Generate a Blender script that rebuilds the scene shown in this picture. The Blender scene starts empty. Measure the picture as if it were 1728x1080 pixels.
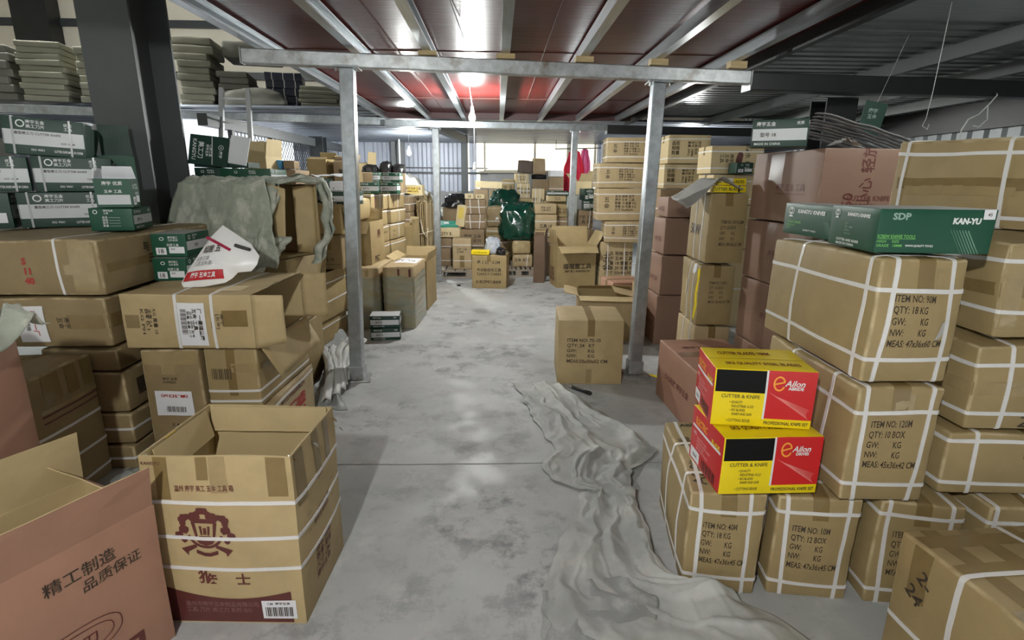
import bpy, bmesh, math, random
from mathutils import Vector, Matrix, noise
PI = math.pi
S = bpy.context.scene
COL = S.collection

# ---------------------------------------------------------------- camera, world, light, exposure
cam_data = bpy.data.cameras.new('camera')
cam = bpy.data.objects.new('camera', cam_data)
COL.objects.link(cam)
cam_data.sensor_fit = 'HORIZONTAL'
cam_data.sensor_width = 36.0
cam_data.lens = 900.0 / 1728.0 * 36.0
cam_data.clip_start = 0.05
cam_data.clip_end = 200
_p, _y, _r = math.atan(234 / 900.0), math.atan(26 / 900.0 * math.cos(math.atan(234 / 900.0))), math.radians(0.5)
_f = Vector((math.sin(_y) * math.cos(_p), math.cos(_y) * math.cos(_p), -math.sin(_p)))
_rt = Vector((math.cos(_y), -math.sin(_y), 0))
_up = _rt.cross(_f)
_rc = _rt * math.cos(_r) + _up * math.sin(_r)
_uc = _up * math.cos(_r) - _rt * math.sin(_r)
cam.matrix_world = Matrix(((_rc.x, _uc.x, -_f.x, 0), (_rc.y, _uc.y, -_f.y, 0), (_rc.z, _uc.z, -_f.z, 1.55), (0, 0, 0, 1)))
S.camera = cam

world = bpy.data.worlds.new('world')
S.world = world
world.use_nodes = True
world.node_tree.nodes['Background'].inputs[0].default_value = (0.95, 1.0, 1.0, 1)
world.node_tree.nodes['Background'].inputs[1].default_value = 0.35

S.view_settings.view_transform = 'Standard'
S.view_settings.look = 'None'
S.view_settings.gamma = 1
S.view_settings.use_curve_mapping = False
S.view_settings.exposure = 0.85

sun_data = bpy.data.lights.new('sun', 'SUN')
sun_data.energy = 7.0; sun_data.angle = .01; sun_data.color = (1.0, .96, .86)
sun = bpy.data.objects.new('sun', sun_data); COL.objects.link(sun)
sun.rotation_euler = (math.radians(45), 0, math.radians(12))
BULB_STRENGTH = 1600.0        # the bare bulbs of the hall
# hanging bulbs: x, y, height of the bulb, height of the deck above, relative strength
BULBS = [(-0.29, 6.4, 2.27, 2.55, 1.0), (-1.74, 11.0, 2.10, 2.50, 1.0),
         (2.75, 2.15, 2.47, 2.552, 0.22), (-0.65, -0.7, 2.38, 2.52, 1.1), (-6.3, 7.6, 4.8, 6.0, 2.6), (3.3, 9.6, 2.2, 2.5, .8)]  # the high strong bulb is added unseen to light mezzanine packs and wall
# ---------------------------------------------------------------- materials
MATS = {}
def nmat(name):
    m = bpy.data.materials.new(name); m.use_nodes = True
    nt = m.node_tree
    return m, nt, nt.nodes['Principled BSDF']
def mk(name, col, rough=.6, metal=0., vary=.12, scale=9., bump=0., bscale=40., stretch=None, spec=.5, coat=0., dirt=None, dscale=3., dlo=.5, dhi=.7, trans=0., worn=None):
    """colour with two octaves of mottling, optional worn patches and fine bump"""
    if name in MATS: return MATS[name]
    m, nt, b = nmat(name)
    N, L = nt.nodes, nt.links
    tc = N.new('ShaderNodeTexCoord')
    vec = tc.outputs['Object']
    if stretch:
        mp = N.new('ShaderNodeMapping'); mp.inputs['Scale'].default_value = stretch
        L.new(vec, mp.inputs['Vector']); vec = mp.outputs['Vector']
    oi = N.new('ShaderNodeObjectInfo')
    ns = N.new('ShaderNodeTexNoise'); ns.inputs['Scale'].default_value = scale; ns.inputs['Detail'].default_value = 6; ns.inputs['Roughness'].default_value = .6
    L.new(vec, ns.inputs['Vector'])
    rp = N.new('ShaderNodeMapRange'); rp.inputs['From Min'].default_value = .25; rp.inputs['From Max'].default_value = .75
    rp.inputs['To Min'].default_value = 1 - vary; rp.inputs['To Max'].default_value = 1 + vary
    L.new(ns.outputs['Fac'], rp.inputs['Value'])
    mx = N.new('ShaderNodeVectorMath'); mx.operation = 'SCALE'
    mx.inputs[0].default_value = col[:3]
    L.new(rp.outputs['Result'], mx.inputs['Scale'])
    out = mx.outputs['Vector']
    if dirt:
        n2 = N.new('ShaderNodeTexNoise'); n2.inputs['Scale'].default_value = dscale; n2.inputs['Detail'].default_value = 8
        n2.inputs['Roughness'].default_value = .65
        L.new(vec, n2.inputs['Vector'])
        r2 = N.new('ShaderNodeMapRange'); r2.inputs['From Min'].default_value = dlo; r2.inputs['From Max'].default_value = dhi
        L.new(n2.outputs['Fac'], r2.inputs['Value'])
        m2 = N.new('ShaderNodeMixRGB'); m2.inputs['Color2'].default_value = (*dirt, 1)
        L.new(r2.outputs['Result'], m2.inputs['Fac']); L.new(out, m2.inputs['Color1']); out = m2.outputs['Color']
    if worn:                                   # pale rubbed edges, where the shape carries the attribute
        at = N.new('ShaderNodeAttribute'); at.attribute_name = 'wear'
        n4 = N.new('ShaderNodeTexNoise'); n4.inputs['Scale'].default_value = 13; n4.inputs['Detail'].default_value = 6
        L.new(vec, n4.inputs['Vector'])
        r4 = N.new('ShaderNodeMapRange'); r4.inputs['From Min'].default_value = .40; r4.inputs['From Max'].default_value = .66; r4.inputs['To Max'].default_value = .85
        L.new(n4.outputs['Fac'], r4.inputs['Value'])
        m4 = N.new('ShaderNodeMath'); m4.operation = 'MULTIPLY'; L.new(at.outputs['Fac'], m4.inputs[0]); L.new(r4.outputs['Result'], m4.inputs[1])
        x4 = N.new('ShaderNodeMixRGB'); x4.inputs['Color2'].default_value = (*worn, 1); L.new(m4.outputs[0], x4.inputs['Fac']); L.new(out, x4.inputs['Color1']); out = x4.outputs['Color']
    L.new(out, b.inputs['Base Color'])
    b.inputs['Roughness'].default_value = rough; b.inputs['Metallic'].default_value = metal
    b.inputs['Specular IOR Level'].default_value = spec
    b.inputs['Coat Weight'].default_value = coat; b.inputs['Coat Roughness'].default_value = .12
    if trans: b.inputs['Transmission Weight'].default_value = trans
    if bump:
        n3 = N.new('ShaderNodeTexNoise'); n3.inputs['Scale'].default_value = bscale; n3.inputs['Detail'].default_value = 4
        L.new(vec, n3.inputs['Vector'])
        bp = N.new('ShaderNodeBump'); bp.inputs['Strength'].default_value = bump; bp.inputs['Distance'].default_value = .01
        L.new(n3.outputs['Fac'], bp.inputs['Height']); L.new(bp.outputs['Normal'], b.inputs['Normal'])
    MATS[name] = m
    return m
def emis(name, col, s):
    m, nt, b = nmat(name)
    b.inputs['Base Color'].default_value = (*col, 1)
    b.inputs['Emission Color'].default_value = (*col, 1); b.inputs['Emission Strength'].default_value = s
    MATS[name] = m
    return m

kraft = mk('kraft cardboard', (.355, .265, .125), .62, vary=.12, scale=7, bump=.20, bscale=16, worn=(.60, .49, .30))
kraft_bright = mk('bright kraft cardboard', (.47, .36, .185), .62, vary=.12, scale=7, bump=.20, bscale=16, worn=(.60, .49, .30))
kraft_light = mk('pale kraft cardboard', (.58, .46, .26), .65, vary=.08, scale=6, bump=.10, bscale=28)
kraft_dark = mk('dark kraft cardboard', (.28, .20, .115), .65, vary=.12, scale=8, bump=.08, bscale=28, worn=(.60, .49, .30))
kraft_print = mk('printed kraft cardboard', (.46, .355, .20), .65, vary=.10, scale=12, bump=.08, bscale=28, worn=(.60, .49, .30))
cream = mk('cream cardboard', (.72, .60, .36), .6, vary=.08, scale=10)
pink = mk('pinkish brown cardboard', (.37, .20, .135), .6, vary=.08, scale=5, bump=.08, bscale=24, worn=(.52, .36, .27))
pink_dull = mk('dull pinkish cardboard', (.26, .155, .108), .6, vary=.08, scale=5, bump=.08, bscale=24, worn=(.42, .30, .23))
inner = mk('cardboard inside', (.50, .395, .21), .7, vary=.10, scale=6, bump=.08, bscale=30)
brown_old = mk('old brown cardboard', (.285, .21, .105), .6, vary=.14, scale=7, bump=.10, bscale=26, worn=(.60, .49, .30))
strap_m = mk('white plastic strap', (.74, .73, .72), .35, vary=.05, scale=30)
tape_m = mk('brown packing tape', (.235, .165, .068), .22, vary=.12, scale=14, bump=.12, bscale=30)
tape_clear = mk('clear packing tape', (.36, .27, .135), .16, vary=.10, scale=18, bump=.25, bscale=22)
ink = mk('black print', (.045, .032, .020), .6, vary=.5, scale=50, dirt=(.20, .15, .08), dscale=45, dlo=.55, dhi=.7)
ink_brown = mk('dark brown print', (.13, .035, .028), .55, vary=.2, scale=40)
ink_red = mk('red print', (.42, .04, .03), .55, vary=.2, scale=40)
ink_white = mk('white print', (.78, .80, .79), .5, vary=.08, scale=40)
ink_green = mk('light green print', (.20, .55, .14), .5)
ink_orange = mk('orange print', (.95, .40, .05), .5)
paper = mk('white paper', (.78, .79, .82), .6, vary=.03, scale=8)
paper_grey = mk('grey paper', (.42, .41, .38), .8, vary=.1, scale=5, bump=.2, bscale=12)
green = mk('green printed card', (.008, .075, .040), .45, vary=.10, scale=4)
green_dk = mk('dark green printed card', (.008, .042, .028), .48, vary=.12, scale=4)
greytop = mk('grey card', (.36, .36, .34), .6, vary=.1, scale=6)
silver = mk('silver band', (.58, .60, .62), .4, vary=.07, scale=5)
red = mk('red printed card', (.62, .018, .022), .3, vary=.04)
yellow = mk('yellow printed card', (.90, .70, .010), .32, vary=.03)
black = mk('black printed card', (.005, .005, .006), .45, vary=.1, spec=.2)
galv = mk('galvanised steel', (.40, .435, .46), .32, .75, vary=.25, scale=16, bump=.05, bscale=60, dirt=(.30, .30, .29), dscale=9, dlo=.52, dhi=.75)
galv_rust = mk('stained galvanised steel', (.42, .44, .45), .40, .6, vary=.3, scale=14, bump=.06, bscale=50, dirt=(.20, .17, .13), dscale=6, dlo=.52, dhi=.72)
joist_m = mk('galvanised joist', (.42, .455, .48), .28, .8, vary=.22, scale=5, stretch=(6, .5, 6), bump=.05)
dark_steel = mk('dark grey paint on steel', (.045, .052, .055), .45, .0, vary=.12, scale=3)
col_steel = mk('grey painted steel', (.085, .092, .095), .5, .0, vary=.10, scale=3)
black_steel = mk('black painted steel', (.016, .017, .018), .45, .0, vary=.2, scale=4)
wood = mk('pale wood', (.50, .38, .20), .7, vary=.2, scale=5, stretch=(1, 8, 8))
wood_old = mk('weathered pallet wood', (.34, .29, .23), .8, vary=.25, scale=5, stretch=(2, 9, 9), bump=.2)
sack_m = mk('grey green woven sack', (.36, .39, .32), .7, vary=.2, scale=7, bump=.30, bscale=55, dirt=(.55, .56, .48), dscale=6, dlo=.50, dhi=.62)
grey_sheet = mk('grey plastic sheet', (.40, .42, .405), .6, vary=.12, scale=3, bump=.35, bscale=14, dirt=(.56, .57, .54), dscale=3, dlo=.45, dhi=.68)
grey_sheet_dk = mk('grey green sheet', (.32, .34, .33), .5, vary=.14, scale=4, bump=.25, bscale=9, dirt=(.55, .56, .54), dscale=4, dlo=.52, dhi=.62)
quilt = mk('grey sheeting', (.22, .22, .205), .8, vary=.15, scale=4, bump=.3, bscale=8)
film_green = mk('glossy dark green film', (.006, .055, .035), .16, vary=.3, scale=10, bump=.5, bscale=14, coat=.4)
film_clear = mk('cloudy stretch film', (.33, .355, .29), .22, vary=.15, scale=6, bump=.55, bscale=11, stretch=(1, 1, 3), dirt=(.34, .30, .19), dscale=3, dlo=.4, dhi=.6)
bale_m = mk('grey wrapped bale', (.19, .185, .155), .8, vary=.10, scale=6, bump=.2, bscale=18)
bale_lit = mk('lamplit wrapped bale', (.29, .28, .215), .8, vary=.08, scale=6, bump=.2, bscale=18)  # paler copy of the bale tone, lamplight put into the colour
navy = mk('navy pack', (.03, .035, .06), .35, vary=.3, scale=10)
red_cloth = mk('red cloth', (.72, .02, .06), .7, vary=.15, scale=6)
pink_cloth = mk('pink cloth', (.80, .20, .40), .75, vary=.1, scale=10)
white_plastic = mk('white plastic', (.80, .80, .80), .3, vary=.03)
bag_m = mk('white plastic bag', (.82, .82, .81), .32, vary=.05, scale=7, bump=.2, bscale=14)
blue_m = mk('blue plastic', (.10, .36, .70), .35, vary=.06)
black_plastic = mk('black plastic', (.012, .012, .013), .3, vary=.2)
cable_m = mk('white cable', (.75, .75, .73), .5)
cable_dk = mk('grey wire', (.30, .30, .30), .5)
teal = mk('teal card', (.05, .36, .27), .3, vary=.1)
chrome = mk('worn chrome', (.6, .6, .6), .2, .9)
beige_wall = mk('beige wall', (.78, .72, .60), .85, vary=.04, scale=2)
bulb_m = emis('lit bulb', (.97, 1.0, .97), BULB_STRENGTH)

def floor_mat():
    m, nt, b = nmat('dusty concrete')
    N, L = nt.nodes, nt.links
    tc = N.new('ShaderNodeTexCoord')
    def noi(s, d=8, r=.6):
        n = N.new('ShaderNodeTexNoise'); n.inputs['Scale'].default_value = s; n.inputs['Detail'].default_value = d; n.inputs['Roughness'].default_value = r
        L.new(tc.outputs['Object'], n.inputs['Vector']); return n
    def rng(src, a, c, lo=0., hi=1.):
        r = N.new('ShaderNodeMapRange'); r.inputs['From Min'].default_value = a; r.inputs['From Max'].default_value = c
        r.inputs['To Min'].default_value = lo; r.inputs['To Max'].default_value = hi
        L.new(src, r.inputs['Value']); return r.outputs['Result']
    def mixc(f, c1, c2):
        x = N.new('ShaderNodeMixRGB')
        L.new(f, x.inputs['Fac'])
        if isinstance(c1, tuple): x.inputs['Color1'].default_value = (*c1, 1)
        else: L.new(c1, x.inputs['Color1'])
        x.inputs['Color2'].default_value = (*c2, 1)
        return x.outputs['Color']
    big = noi(.9, 6); mid = noi(3.2, 9, .68); fine = noi(22, 6)
    c = mixc(rng(big.outputs['Fac'], .38, .62), (.43, .455, .455), (.53, .55, .545))
    c = mixc(rng(mid.outputs['Fac'], .52, .66, 0, .55), c, (.68, .69, .67))
    mul = N.new('ShaderNodeMath'); mul.operation = 'MULTIPLY'
    L.new(rng(noi(4.6, 10, .72).outputs['Fac'], .49, .60), mul.inputs[0]); L.new(rng(noi(.8, 3).outputs['Fac'], .40, .58), mul.inputs[1])
    c = mixc(mul.outputs[0], c, (.26, .27, .275))
    c = mixc(rng(fine.outputs['Fac'], .60, .72, 0, .4), c, (.24, .24, .235))
    L.new(c, b.inputs['Base Color'])
    L.new(rng(mid.outputs['Fac'], .4, .65, .45, .75), b.inputs['Roughness'])
    bp = N.new('ShaderNodeBump'); bp.inputs['Strength'].default_value = .25; bp.inputs['Distance'].default_value = .008
    L.new(mid.outputs['Fac'], bp.inputs['Height']); L.new(bp.outputs['Normal'], b.inputs['Normal'])
    return m
def ply_mat():
    m, nt, b = nmat('red film faced plywood')
    N, L = nt.nodes, nt.links
    tc = N.new('ShaderNodeTexCoord'); mp = N.new('ShaderNodeMapping'); mp.inputs['Scale'].default_value = (1.2, 14, 1)
    L.new(tc.outputs['Object'], mp.inputs['Vector'])
    n = N.new('ShaderNodeTexNoise'); n.inputs['Scale'].default_value = 3; n.inputs['Detail'].default_value = 7
    L.new(mp.outputs['Vector'], n.inputs['Vector'])
    r = N.new('ShaderNodeMixRGB'); r.inputs['Color1'].default_value = (.062, .008, .007, 1); r.inputs['Color2'].default_value = (.125, .016, .015, 1)
    L.new(n.outputs['Fac'], r.inputs['Fac']); L.new(r.outputs['Color'], b.inputs['Base Color'])
    b.inputs['Roughness'].default_value = .30; b.inputs['Specular IOR Level'].default_value = .10; b.inputs['Coat Weight'].default_value = .02; b.inputs['Coat Roughness'].default_value = .15
    bp = N.new('ShaderNodeBump'); bp.inputs['Strength'].default_value = .16; bp.inputs['Distance'].default_value = .01
    L.new(n.outputs['Fac'], bp.inputs['Height']); L.new(bp.outputs['Normal'], b.inputs['Normal']); L.new(bp.outputs['Normal'], b.inputs['Coat Normal'])
    return m
def brick_mat():
    m, nt, b = nmat('daylit block wall outside')
    N, L = nt.nodes, nt.links
    tc = N.new('ShaderNodeTexCoord')
    mp = N.new('ShaderNodeMapping'); mp.inputs['Rotation'].default_value = (PI / 2, 0, 0)
    L.new(tc.outputs['Object'], mp.inputs['Vector'])
    k = N.new('ShaderNodeTexBrick'); k.inputs['Scale'].default_value = 2.2; k.inputs['Mortar Size'].default_value = .012
    k.inputs['Color1'].default_value = (.80, .74, .60, 1); k.inputs['Color2'].default_value = (.86, .81, .68, 1); k.inputs['Mortar'].default_value = (.62, .56, .45, 1)
    L.new(mp.outputs['Vector'], k.inputs['Vector']); L.new(k.outputs['Color'], b.inputs['Base Color'])
    return m
# ---------------------------------------------------------------- geometry helpers
def link(name, verts, faces, mats, parent=None, smooth=True, fmi=None):
    me = bpy.data.meshes.new(name)
    me.from_pydata([tuple(v) for v in verts], [], faces)
    if not isinstance(mats, (list, tuple)): mats = [mats]
    for m in mats: me.materials.append(m)
    if fmi: me.polygons.foreach_set('material_index', fmi)
    if smooth: me.polygons.foreach_set('use_smooth', [True] * len(me.polygons))
    me.update()
    o = bpy.data.objects.new(name, me)
    COL.objects.link(o)
    if parent is not None: o.parent = parent
    return o
def tag(o, label, cat, group=None, kind=None):
    if label: o['label'] = label
    if cat: o['category'] = cat
    if group: o['group'] = group
    if kind: o['kind'] = kind
    return o
def struct(o): o['kind'] = 'structure'; return o
def empty(name, loc, rz=0., rx=0., ry=0.):
    o = bpy.data.objects.new(name, None); COL.objects.link(o)
    o.empty_display_size = .05
    o.location = loc; o.rotation_euler = (rx, ry, rz)
    return o
class MB:
    """collects shapes into one mesh"""
    def __init__(s): s.v = []; s.f = []; s.m = []
    def add(s, vs, fs, mi=0):
        n = len(s.v); s.v += [Vector(v) for v in vs]
        s.f += [tuple(i + n for i in f) for f in fs]; s.m += [mi] * len(fs); return s
    def box(s, c, d, mi=0, M=None):
        x, y, z = d[0] / 2, d[1] / 2, d[2] / 2
        vs = [Vector((sx * x, sy * y, sz * z)) for sz in (-1, 1) for sy in (-1, 1) for sx in (-1, 1)]
        if M is not None: vs = [M @ v for v in vs]
        vs = [v + Vector(c) for v in vs]
        return s.add(vs, [(0, 2, 3, 1), (4, 5, 7, 6), (0, 1, 5, 4), (2, 6, 7, 3), (0, 4, 6, 2), (1, 3, 7, 5)], mi)
    def bar(s, a, b, w, h, mi=0, up=(0, 0, 1)):
        """rectangular bar from a to b, w across, h along up"""
        a, b = Vector(a), Vector(b); d = (b - a).normalized(); u = Vector(up)
        r = d.cross(u).normalized(); u = r.cross(d).normalized()
        vs = [p + r * (sx * w / 2) + u * (sz * h / 2) for p in (a, b) for sz in (-1, 1) for sx in (-1, 1)]
        return s.add(vs, [(0, 1, 3, 2), (4, 6, 7, 5), (0, 4, 5, 1), (2, 3, 7, 6), (0, 2, 6, 4), (1, 5, 7, 3)], mi)
    def prof(s, a, b, pts, mi=0, up=(0, 0, 1)):
        """open or closed cross-section polyline (r, u) swept from a to b, both sides"""
        a, b = Vector(a), Vector(b); d = (b - a).normalized(); u = Vector(up)
        r = d.cross(u).normalized(); u = r.cross(d).normalized()
        n = len(pts)
        vs = [p + r * q[0] + u * q[1] for p in (a, b) for q in pts]
        return s.add(vs, [(i, i + 1, i + 1 + n, i + n) for i in range(n - 1)], mi)
    def tube(s, pts, rad, n=8, mi=0, cap=True):
        pts = [Vector(p) for p in pts]; R = rad if isinstance(rad, (list, tuple)) else [rad] * len(pts)
        base = len(s.v); u = None
        for i, p in enumerate(pts):
            d = (pts[min(i + 1, len(pts) - 1)] - pts[max(i - 1, 0)]).normalized()
            if u is None: u = d.orthogonal().normalized()
            u = (u - d * u.dot(d)).normalized(); w = d.cross(u)
            s.v += [p + (u * math.cos(2 * PI * k / n) + w * math.sin(2 * PI * k / n)) * R[i] for k in range(n)]
        for i in range(len(pts) - 1):
            for k in range(n):
                a = base + i * n + k; b = base + i * n + (k + 1) % n
                s.f.append((a, b, b + n, a + n)); s.m.append(mi)
        if cap:
            s.f.append(tuple(base + k for k in reversed(range(n)))); s.m.append(mi)
            e = base + (len(pts) - 1) * n
            s.f.append(tuple(e + k for k in range(n))); s.m.append(mi)
        return s
    def lathe(s, c, prof, n=20, mi=0):
        c = Vector(c); base = len(s.v)
        for r, z in prof: s.v += [c + Vector((r * math.cos(2 * PI * k / n), r * math.sin(2 * PI * k / n), z)) for k in range(n)]
        for i in range(len(prof) - 1):
            for k in range(n):
                a = base + i * n + k; b = base + i * n + (k + 1) % n
                s.f.append((a, b, b + n, a + n)); s.m.append(mi)
        return s
    def grid(s, fn, nu, nv, mi=0):
        base = len(s.v)
        s.v += [Vector(fn(i / nu, j / nv)) for j in range(nv + 1) for i in range(nu + 1)]
        for j in range(nv):
            for i in range(nu):
                a = base + j * (nu + 1) + i
                s.f.append((a, a + 1, a + nu + 2, a + nu + 1)); s.m.append(mi)
        return s
    def build(s, name, mats, parent=None, smooth=False):
        return link(name, s.v, s.f, mats, parent, smooth, s.m if isinstance(mats, (list, tuple)) else None)
def solidify(o, t):
    md = o.modifiers.new('thickness', 'SOLIDIFY'); md.thickness = t; md.offset = -1; return o
def bevel(o, w, seg=2):
    md = o.modifiers.new('bevel', 'BEVEL'); md.width = w; md.segments = seg; md.limit_method = 'ANGLE'; return o
def nz(x, y, z=0.): return noise.noise(Vector((x, y, z)))

# text: one flat mesh per string, cached
_TX = {}
def text_geo(body, bold=0., italic=0.):
    k = (body, bold, italic)
    if k not in _TX:
        cu = bpy.data.curves.new('t', 'FONT'); cu.body = body; cu.size = 1; cu.resolution_u = 2; cu.offset = bold
        cu.align_x = 'LEFT'; cu.space_line = 1.12; cu.shear = italic
        ob = bpy.data.objects.new('t', cu); COL.objects.link(ob)
        dg = bpy.context.evaluated_depsgraph_get()
        me = ob.evaluated_get(dg).to_mesh()
        vs = [v.co.copy() for v in me.vertices]; fs = [tuple(p.vertices) for p in me.polygons]
        ob.evaluated_get(dg).to_mesh_clear()
        bpy.data.objects.remove(ob); bpy.data.curves.remove(cu)
        x0 = min(v.x for v in vs); x1 = max(v.x for v in vs); y0 = min(v.y for v in vs); y1 = max(v.y for v in vs)
        _TX[k] = ([Vector((v.x - x0, v.y - y0, 0)) for v in vs], fs, x1 - x0, y1 - y0)
    return _TX[k]

# ---------------------------------------------------------------- cartons
class Box:
    """a carton of size sx, sy, sz standing on its base centre; everything printed on it or strapped round it follows its slightly bulged skin"""
    def __init__(s, name, at, size, bulge=.006, warp=.006, seed=None, tilt=(0, 0), r=.006, n=7):
        s.sx, s.sy, s.sz = size; s.B = bulge; s.W = warp; s.r = r; s.n = n
        s.seed = random.random() * 90 if seed is None else seed
        s.root = empty(name, at[:3], at[3], *tilt)
        sx, sy, sz = size
        s.F = {'front': (Vector((-sx/2, -sy/2, 0)), Vector((1, 0, 0)), Vector((0, 0, 1)), sx, sz),
               'back': (Vector((sx/2, sy/2, 0)), Vector((-1, 0, 0)), Vector((0, 0, 1)), sx, sz),
               'left': (Vector((-sx/2, sy/2, 0)), Vector((0, -1, 0)), Vector((0, 0, 1)), sy, sz),
               'right': (Vector((sx/2, -sy/2, 0)), Vector((0, 1, 0)), Vector((0, 0, 1)), sy, sz),
               'top': (Vector((-sx/2, -sy/2, sz)), Vector((1, 0, 0)), Vector((0, 1, 0)), sx, sy),
               'bottom': (Vector((-sx/2, sy/2, 0)), Vector((1, 0, 0)), Vector((0, -1, 0)), sx, sy)}
    def skin(s, p, off=0.):
        """point of the flat box surface -> the real skin"""
        h = Vector((s.sx/2, s.sy/2, s.sz/2)); q = Vector((p[0], p[1], p[2] - s.sz/2))
        r = min(s.r, min(h) * .6)
        inn = Vector([max(-h[i] + r, min(h[i] - r, q[i])) for i in range(3)])
        d = q - inn
        nrm = d.normalized() if d.length > 1e-9 else Vector((0, 0, 1))
        q = inn + nrm * (r + off)
        if s.B:
            e = [1 - min(1, (q[i] / h[i]) ** 2) for i in range(3)]
            for i in range(3):
                if abs(d[i]) > r * .5:
                    j, k = (i + 1) % 3, (i + 2) % 3
                    if not (i == 2 and d[2] < 0): q[i] += math.copysign(s.B * e[j] * e[k], d[i])
        if s.W:
            v = noise.noise_vector(Vector((q.x * 3.1 + s.seed, q.y * 3.1, q.z * 3.1 + s.seed * .7)))
            v2 = noise.noise_vector(Vector((q.x * 11 + s.seed, q.y * 11, q.z * 11)))
            t = .25 + .75 * min(1, max(0, (q.z + h.z) / max(.05, s.sz)))
            q += v * (s.W * t) + v2 * (s.W * .22 * t)
        return Vector((q.x, q.y, max(q.z + s.sz/2, -.001)))
    def fpt(s, face, a, b, off=0.):
        o, u, v, lu, lv = s.F[face]
        return s.skin(o + u * a + v * b, off)
    def body(s, mats, skip=()):
        if not isinstance(mats, dict): mats = {'': mats}
        ml = list({id(m): m for m in mats.values()}.values())
        vs, fs, mi, ix, wear = [], [], [], {}, []
        def cuts(L):
            r = min(s.r, L * .3); n = s.n
            return [0, r * .45, r] + [r + (L - 2 * r) * k / n for k in range(1, n)] + [L - r, L - r * .45, L]
        for face in ('front', 'back', 'left', 'right', 'top', 'bottom'):
            if face in skip: continue
            o, u, v, lu, lv = s.F[face]; cu, cv = cuts(lu), cuts(lv); g = {}
            for i, a in enumerate(cu):
                for j, b in enumerate(cv):
                    p = o + u * a + v * b; k = (round(p.x, 6), round(p.y, 6), round(p.z, 6))
                    if k not in ix:
                        ix[k] = len(vs); vs.append(s.skin(p))
                        q = (abs(abs(p.x) - s.sx/2), abs(abs(p.y) - s.sy/2), min(abs(p.z), abs(p.z - s.sz)))
                        wear.append(1. if sorted(q)[1] < s.r * .8 else 0.)
                    g[i, j] = ix[k]
            m = ml.index(mats.get(face, mats.get('')))
            for i in range(len(cu) - 1):
                for j in range(len(cv) - 1):
                    fs.append((g[i, j], g[i+1, j], g[i+1, j+1], g[i, j+1])); mi.append(m)
        o = link('body', vs, fs, ml, s.root, True, mi)
        at = o.data.attributes.new('wear', 'FLOAT', 'POINT'); at.data.foreach_set('value', wear)
        return o
    def patch(s, name, face, u0, v0, u1, v1, mat, off=.0014, parent=None, fr=True):
        """printed or stuck rectangle, in fractions of the face"""
        o, u, v, lu, lv = s.F[face]
        if fr: u0, u1, v0, v1 = u0 * lu, u1 * lu, v0 * lv, v1 * lv
        nu, nv = max(1, min(16, int(abs(u1 - u0) / .03))), max(1, min(16, int(abs(v1 - v0) / .03)))
        b = MB().grid(lambda a, c: s.fpt(face, u0 + (u1 - u0) * a, v0 + (v1 - v0) * c, off), nu, nv)
        return b.build(name, mat, parent or s.root, True)
    def _ring(s, ax, pos):
        """closed path round the box: 'h' level at height pos, 'x' over front/top/back at x fraction, 'y' over left/top/right at depth fraction"""
        x, y, z = s.sx/2, s.sy/2, s.sz
        if ax == 'h': return [(-x, -y, pos*z), (x, -y, pos*z), (x, y, pos*z), (-x, y, pos*z)], Vector((0, 0, 1))
        if ax == 'x': p = -x + pos * s.sx; return [(p, -y, 0), (p, -y, z), (p, y, z), (p, y, 0)], Vector((1, 0, 0))
        p = -y + pos * s.sy; return [(-x, p, 0), (-x, p, z), (x, p, z), (x, p, 0)], Vector((0, 1, 0))
    def band(s, name, ax, pos, width, mat, off=.003, s0=None, s1=None, skew=0., parent=None, sag=0.):
        c, w = s._ring(ax, pos); c = [Vector(p) for p in c]
        if ax != 'h': c = [Vector((p.x, p.y, max(p.z, .001))) for p in c]
        path, acc = [], 0.
        closed = s0 is None
        for i in range(4):
            a, b = c[i], c[(i + 1) % 4]; L = (b - a).length
            ts = [0, .012, .03] + [k / 8 for k in range(1, 8)] + [.97, .988]
            for t in ts: path.append((acc + t * L, a.lerp(b, t)))
            acc += L
        if not closed:
            def at(q):
                q = max(0, min(acc - 1e-6, q)); a2 = 0
                for i in range(4):
                    a, b = c[i], c[(i + 1) % 4]; L = (b - a).length
                    if q <= a2 + L: return a.lerp(b, (q - a2) / L)
                    a2 += L
            path = [(s0, at(s0))] + [p for p in path if s0 < p[0] < s1] + [(s1, at(s1))]
        rows = []
        for q, p in path:
            k = skew * math.sin(2 * PI * q / acc) if closed else 0
            l = p + w * (-width/2 + k); rr = p + w * (width/2 + k)
            rows.append([s.skin(l, 0.0003), s.skin(l, off), s.skin(rr, off), s.skin(rr, 0.0003)])
        n = len(rows); vs = [v for r in rows for v in r]; fs = []
        for i in range(n if closed else n - 1):
            j = (i + 1) % n
            for k in range(3): fs.append((i*4+k, i*4+k+1, j*4+k+1, j*4+k))
        return link(name, vs, fs, mat, parent or s.root, False)
    def strap(s, ax, pos, width=.013, mat=None, skew=0.): return s.band('strap', ax, pos, width, mat or strap_m, .0032, skew=skew)
    def text(s, body, face, u, v, h, mat=None, rot=0, wid=None, bold=.012, italic=0., off=.0016, name='printed_text', parent=None):
        """lines of print; u, v = centre as fractions of the face, h = height of the whole block in metres"""
        vs, fs, W, H = text_geo(body, bold, italic)
        o, U, V, lu, lv = s.F[face]
        k = h / H; kx = (wid / W) if wid else k
        c, sn = math.cos(rot), math.sin(rot); pts = []
        for p in vs:
            a = (p.x - W/2) * kx; b = (p.y - H/2) * k
            pts.append(s.fpt(face, u * lu + a * c - b * sn, v * lv + a * sn + b * c, off))
        return link(name, pts, fs, mat or ink, parent or s.root, False)
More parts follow.
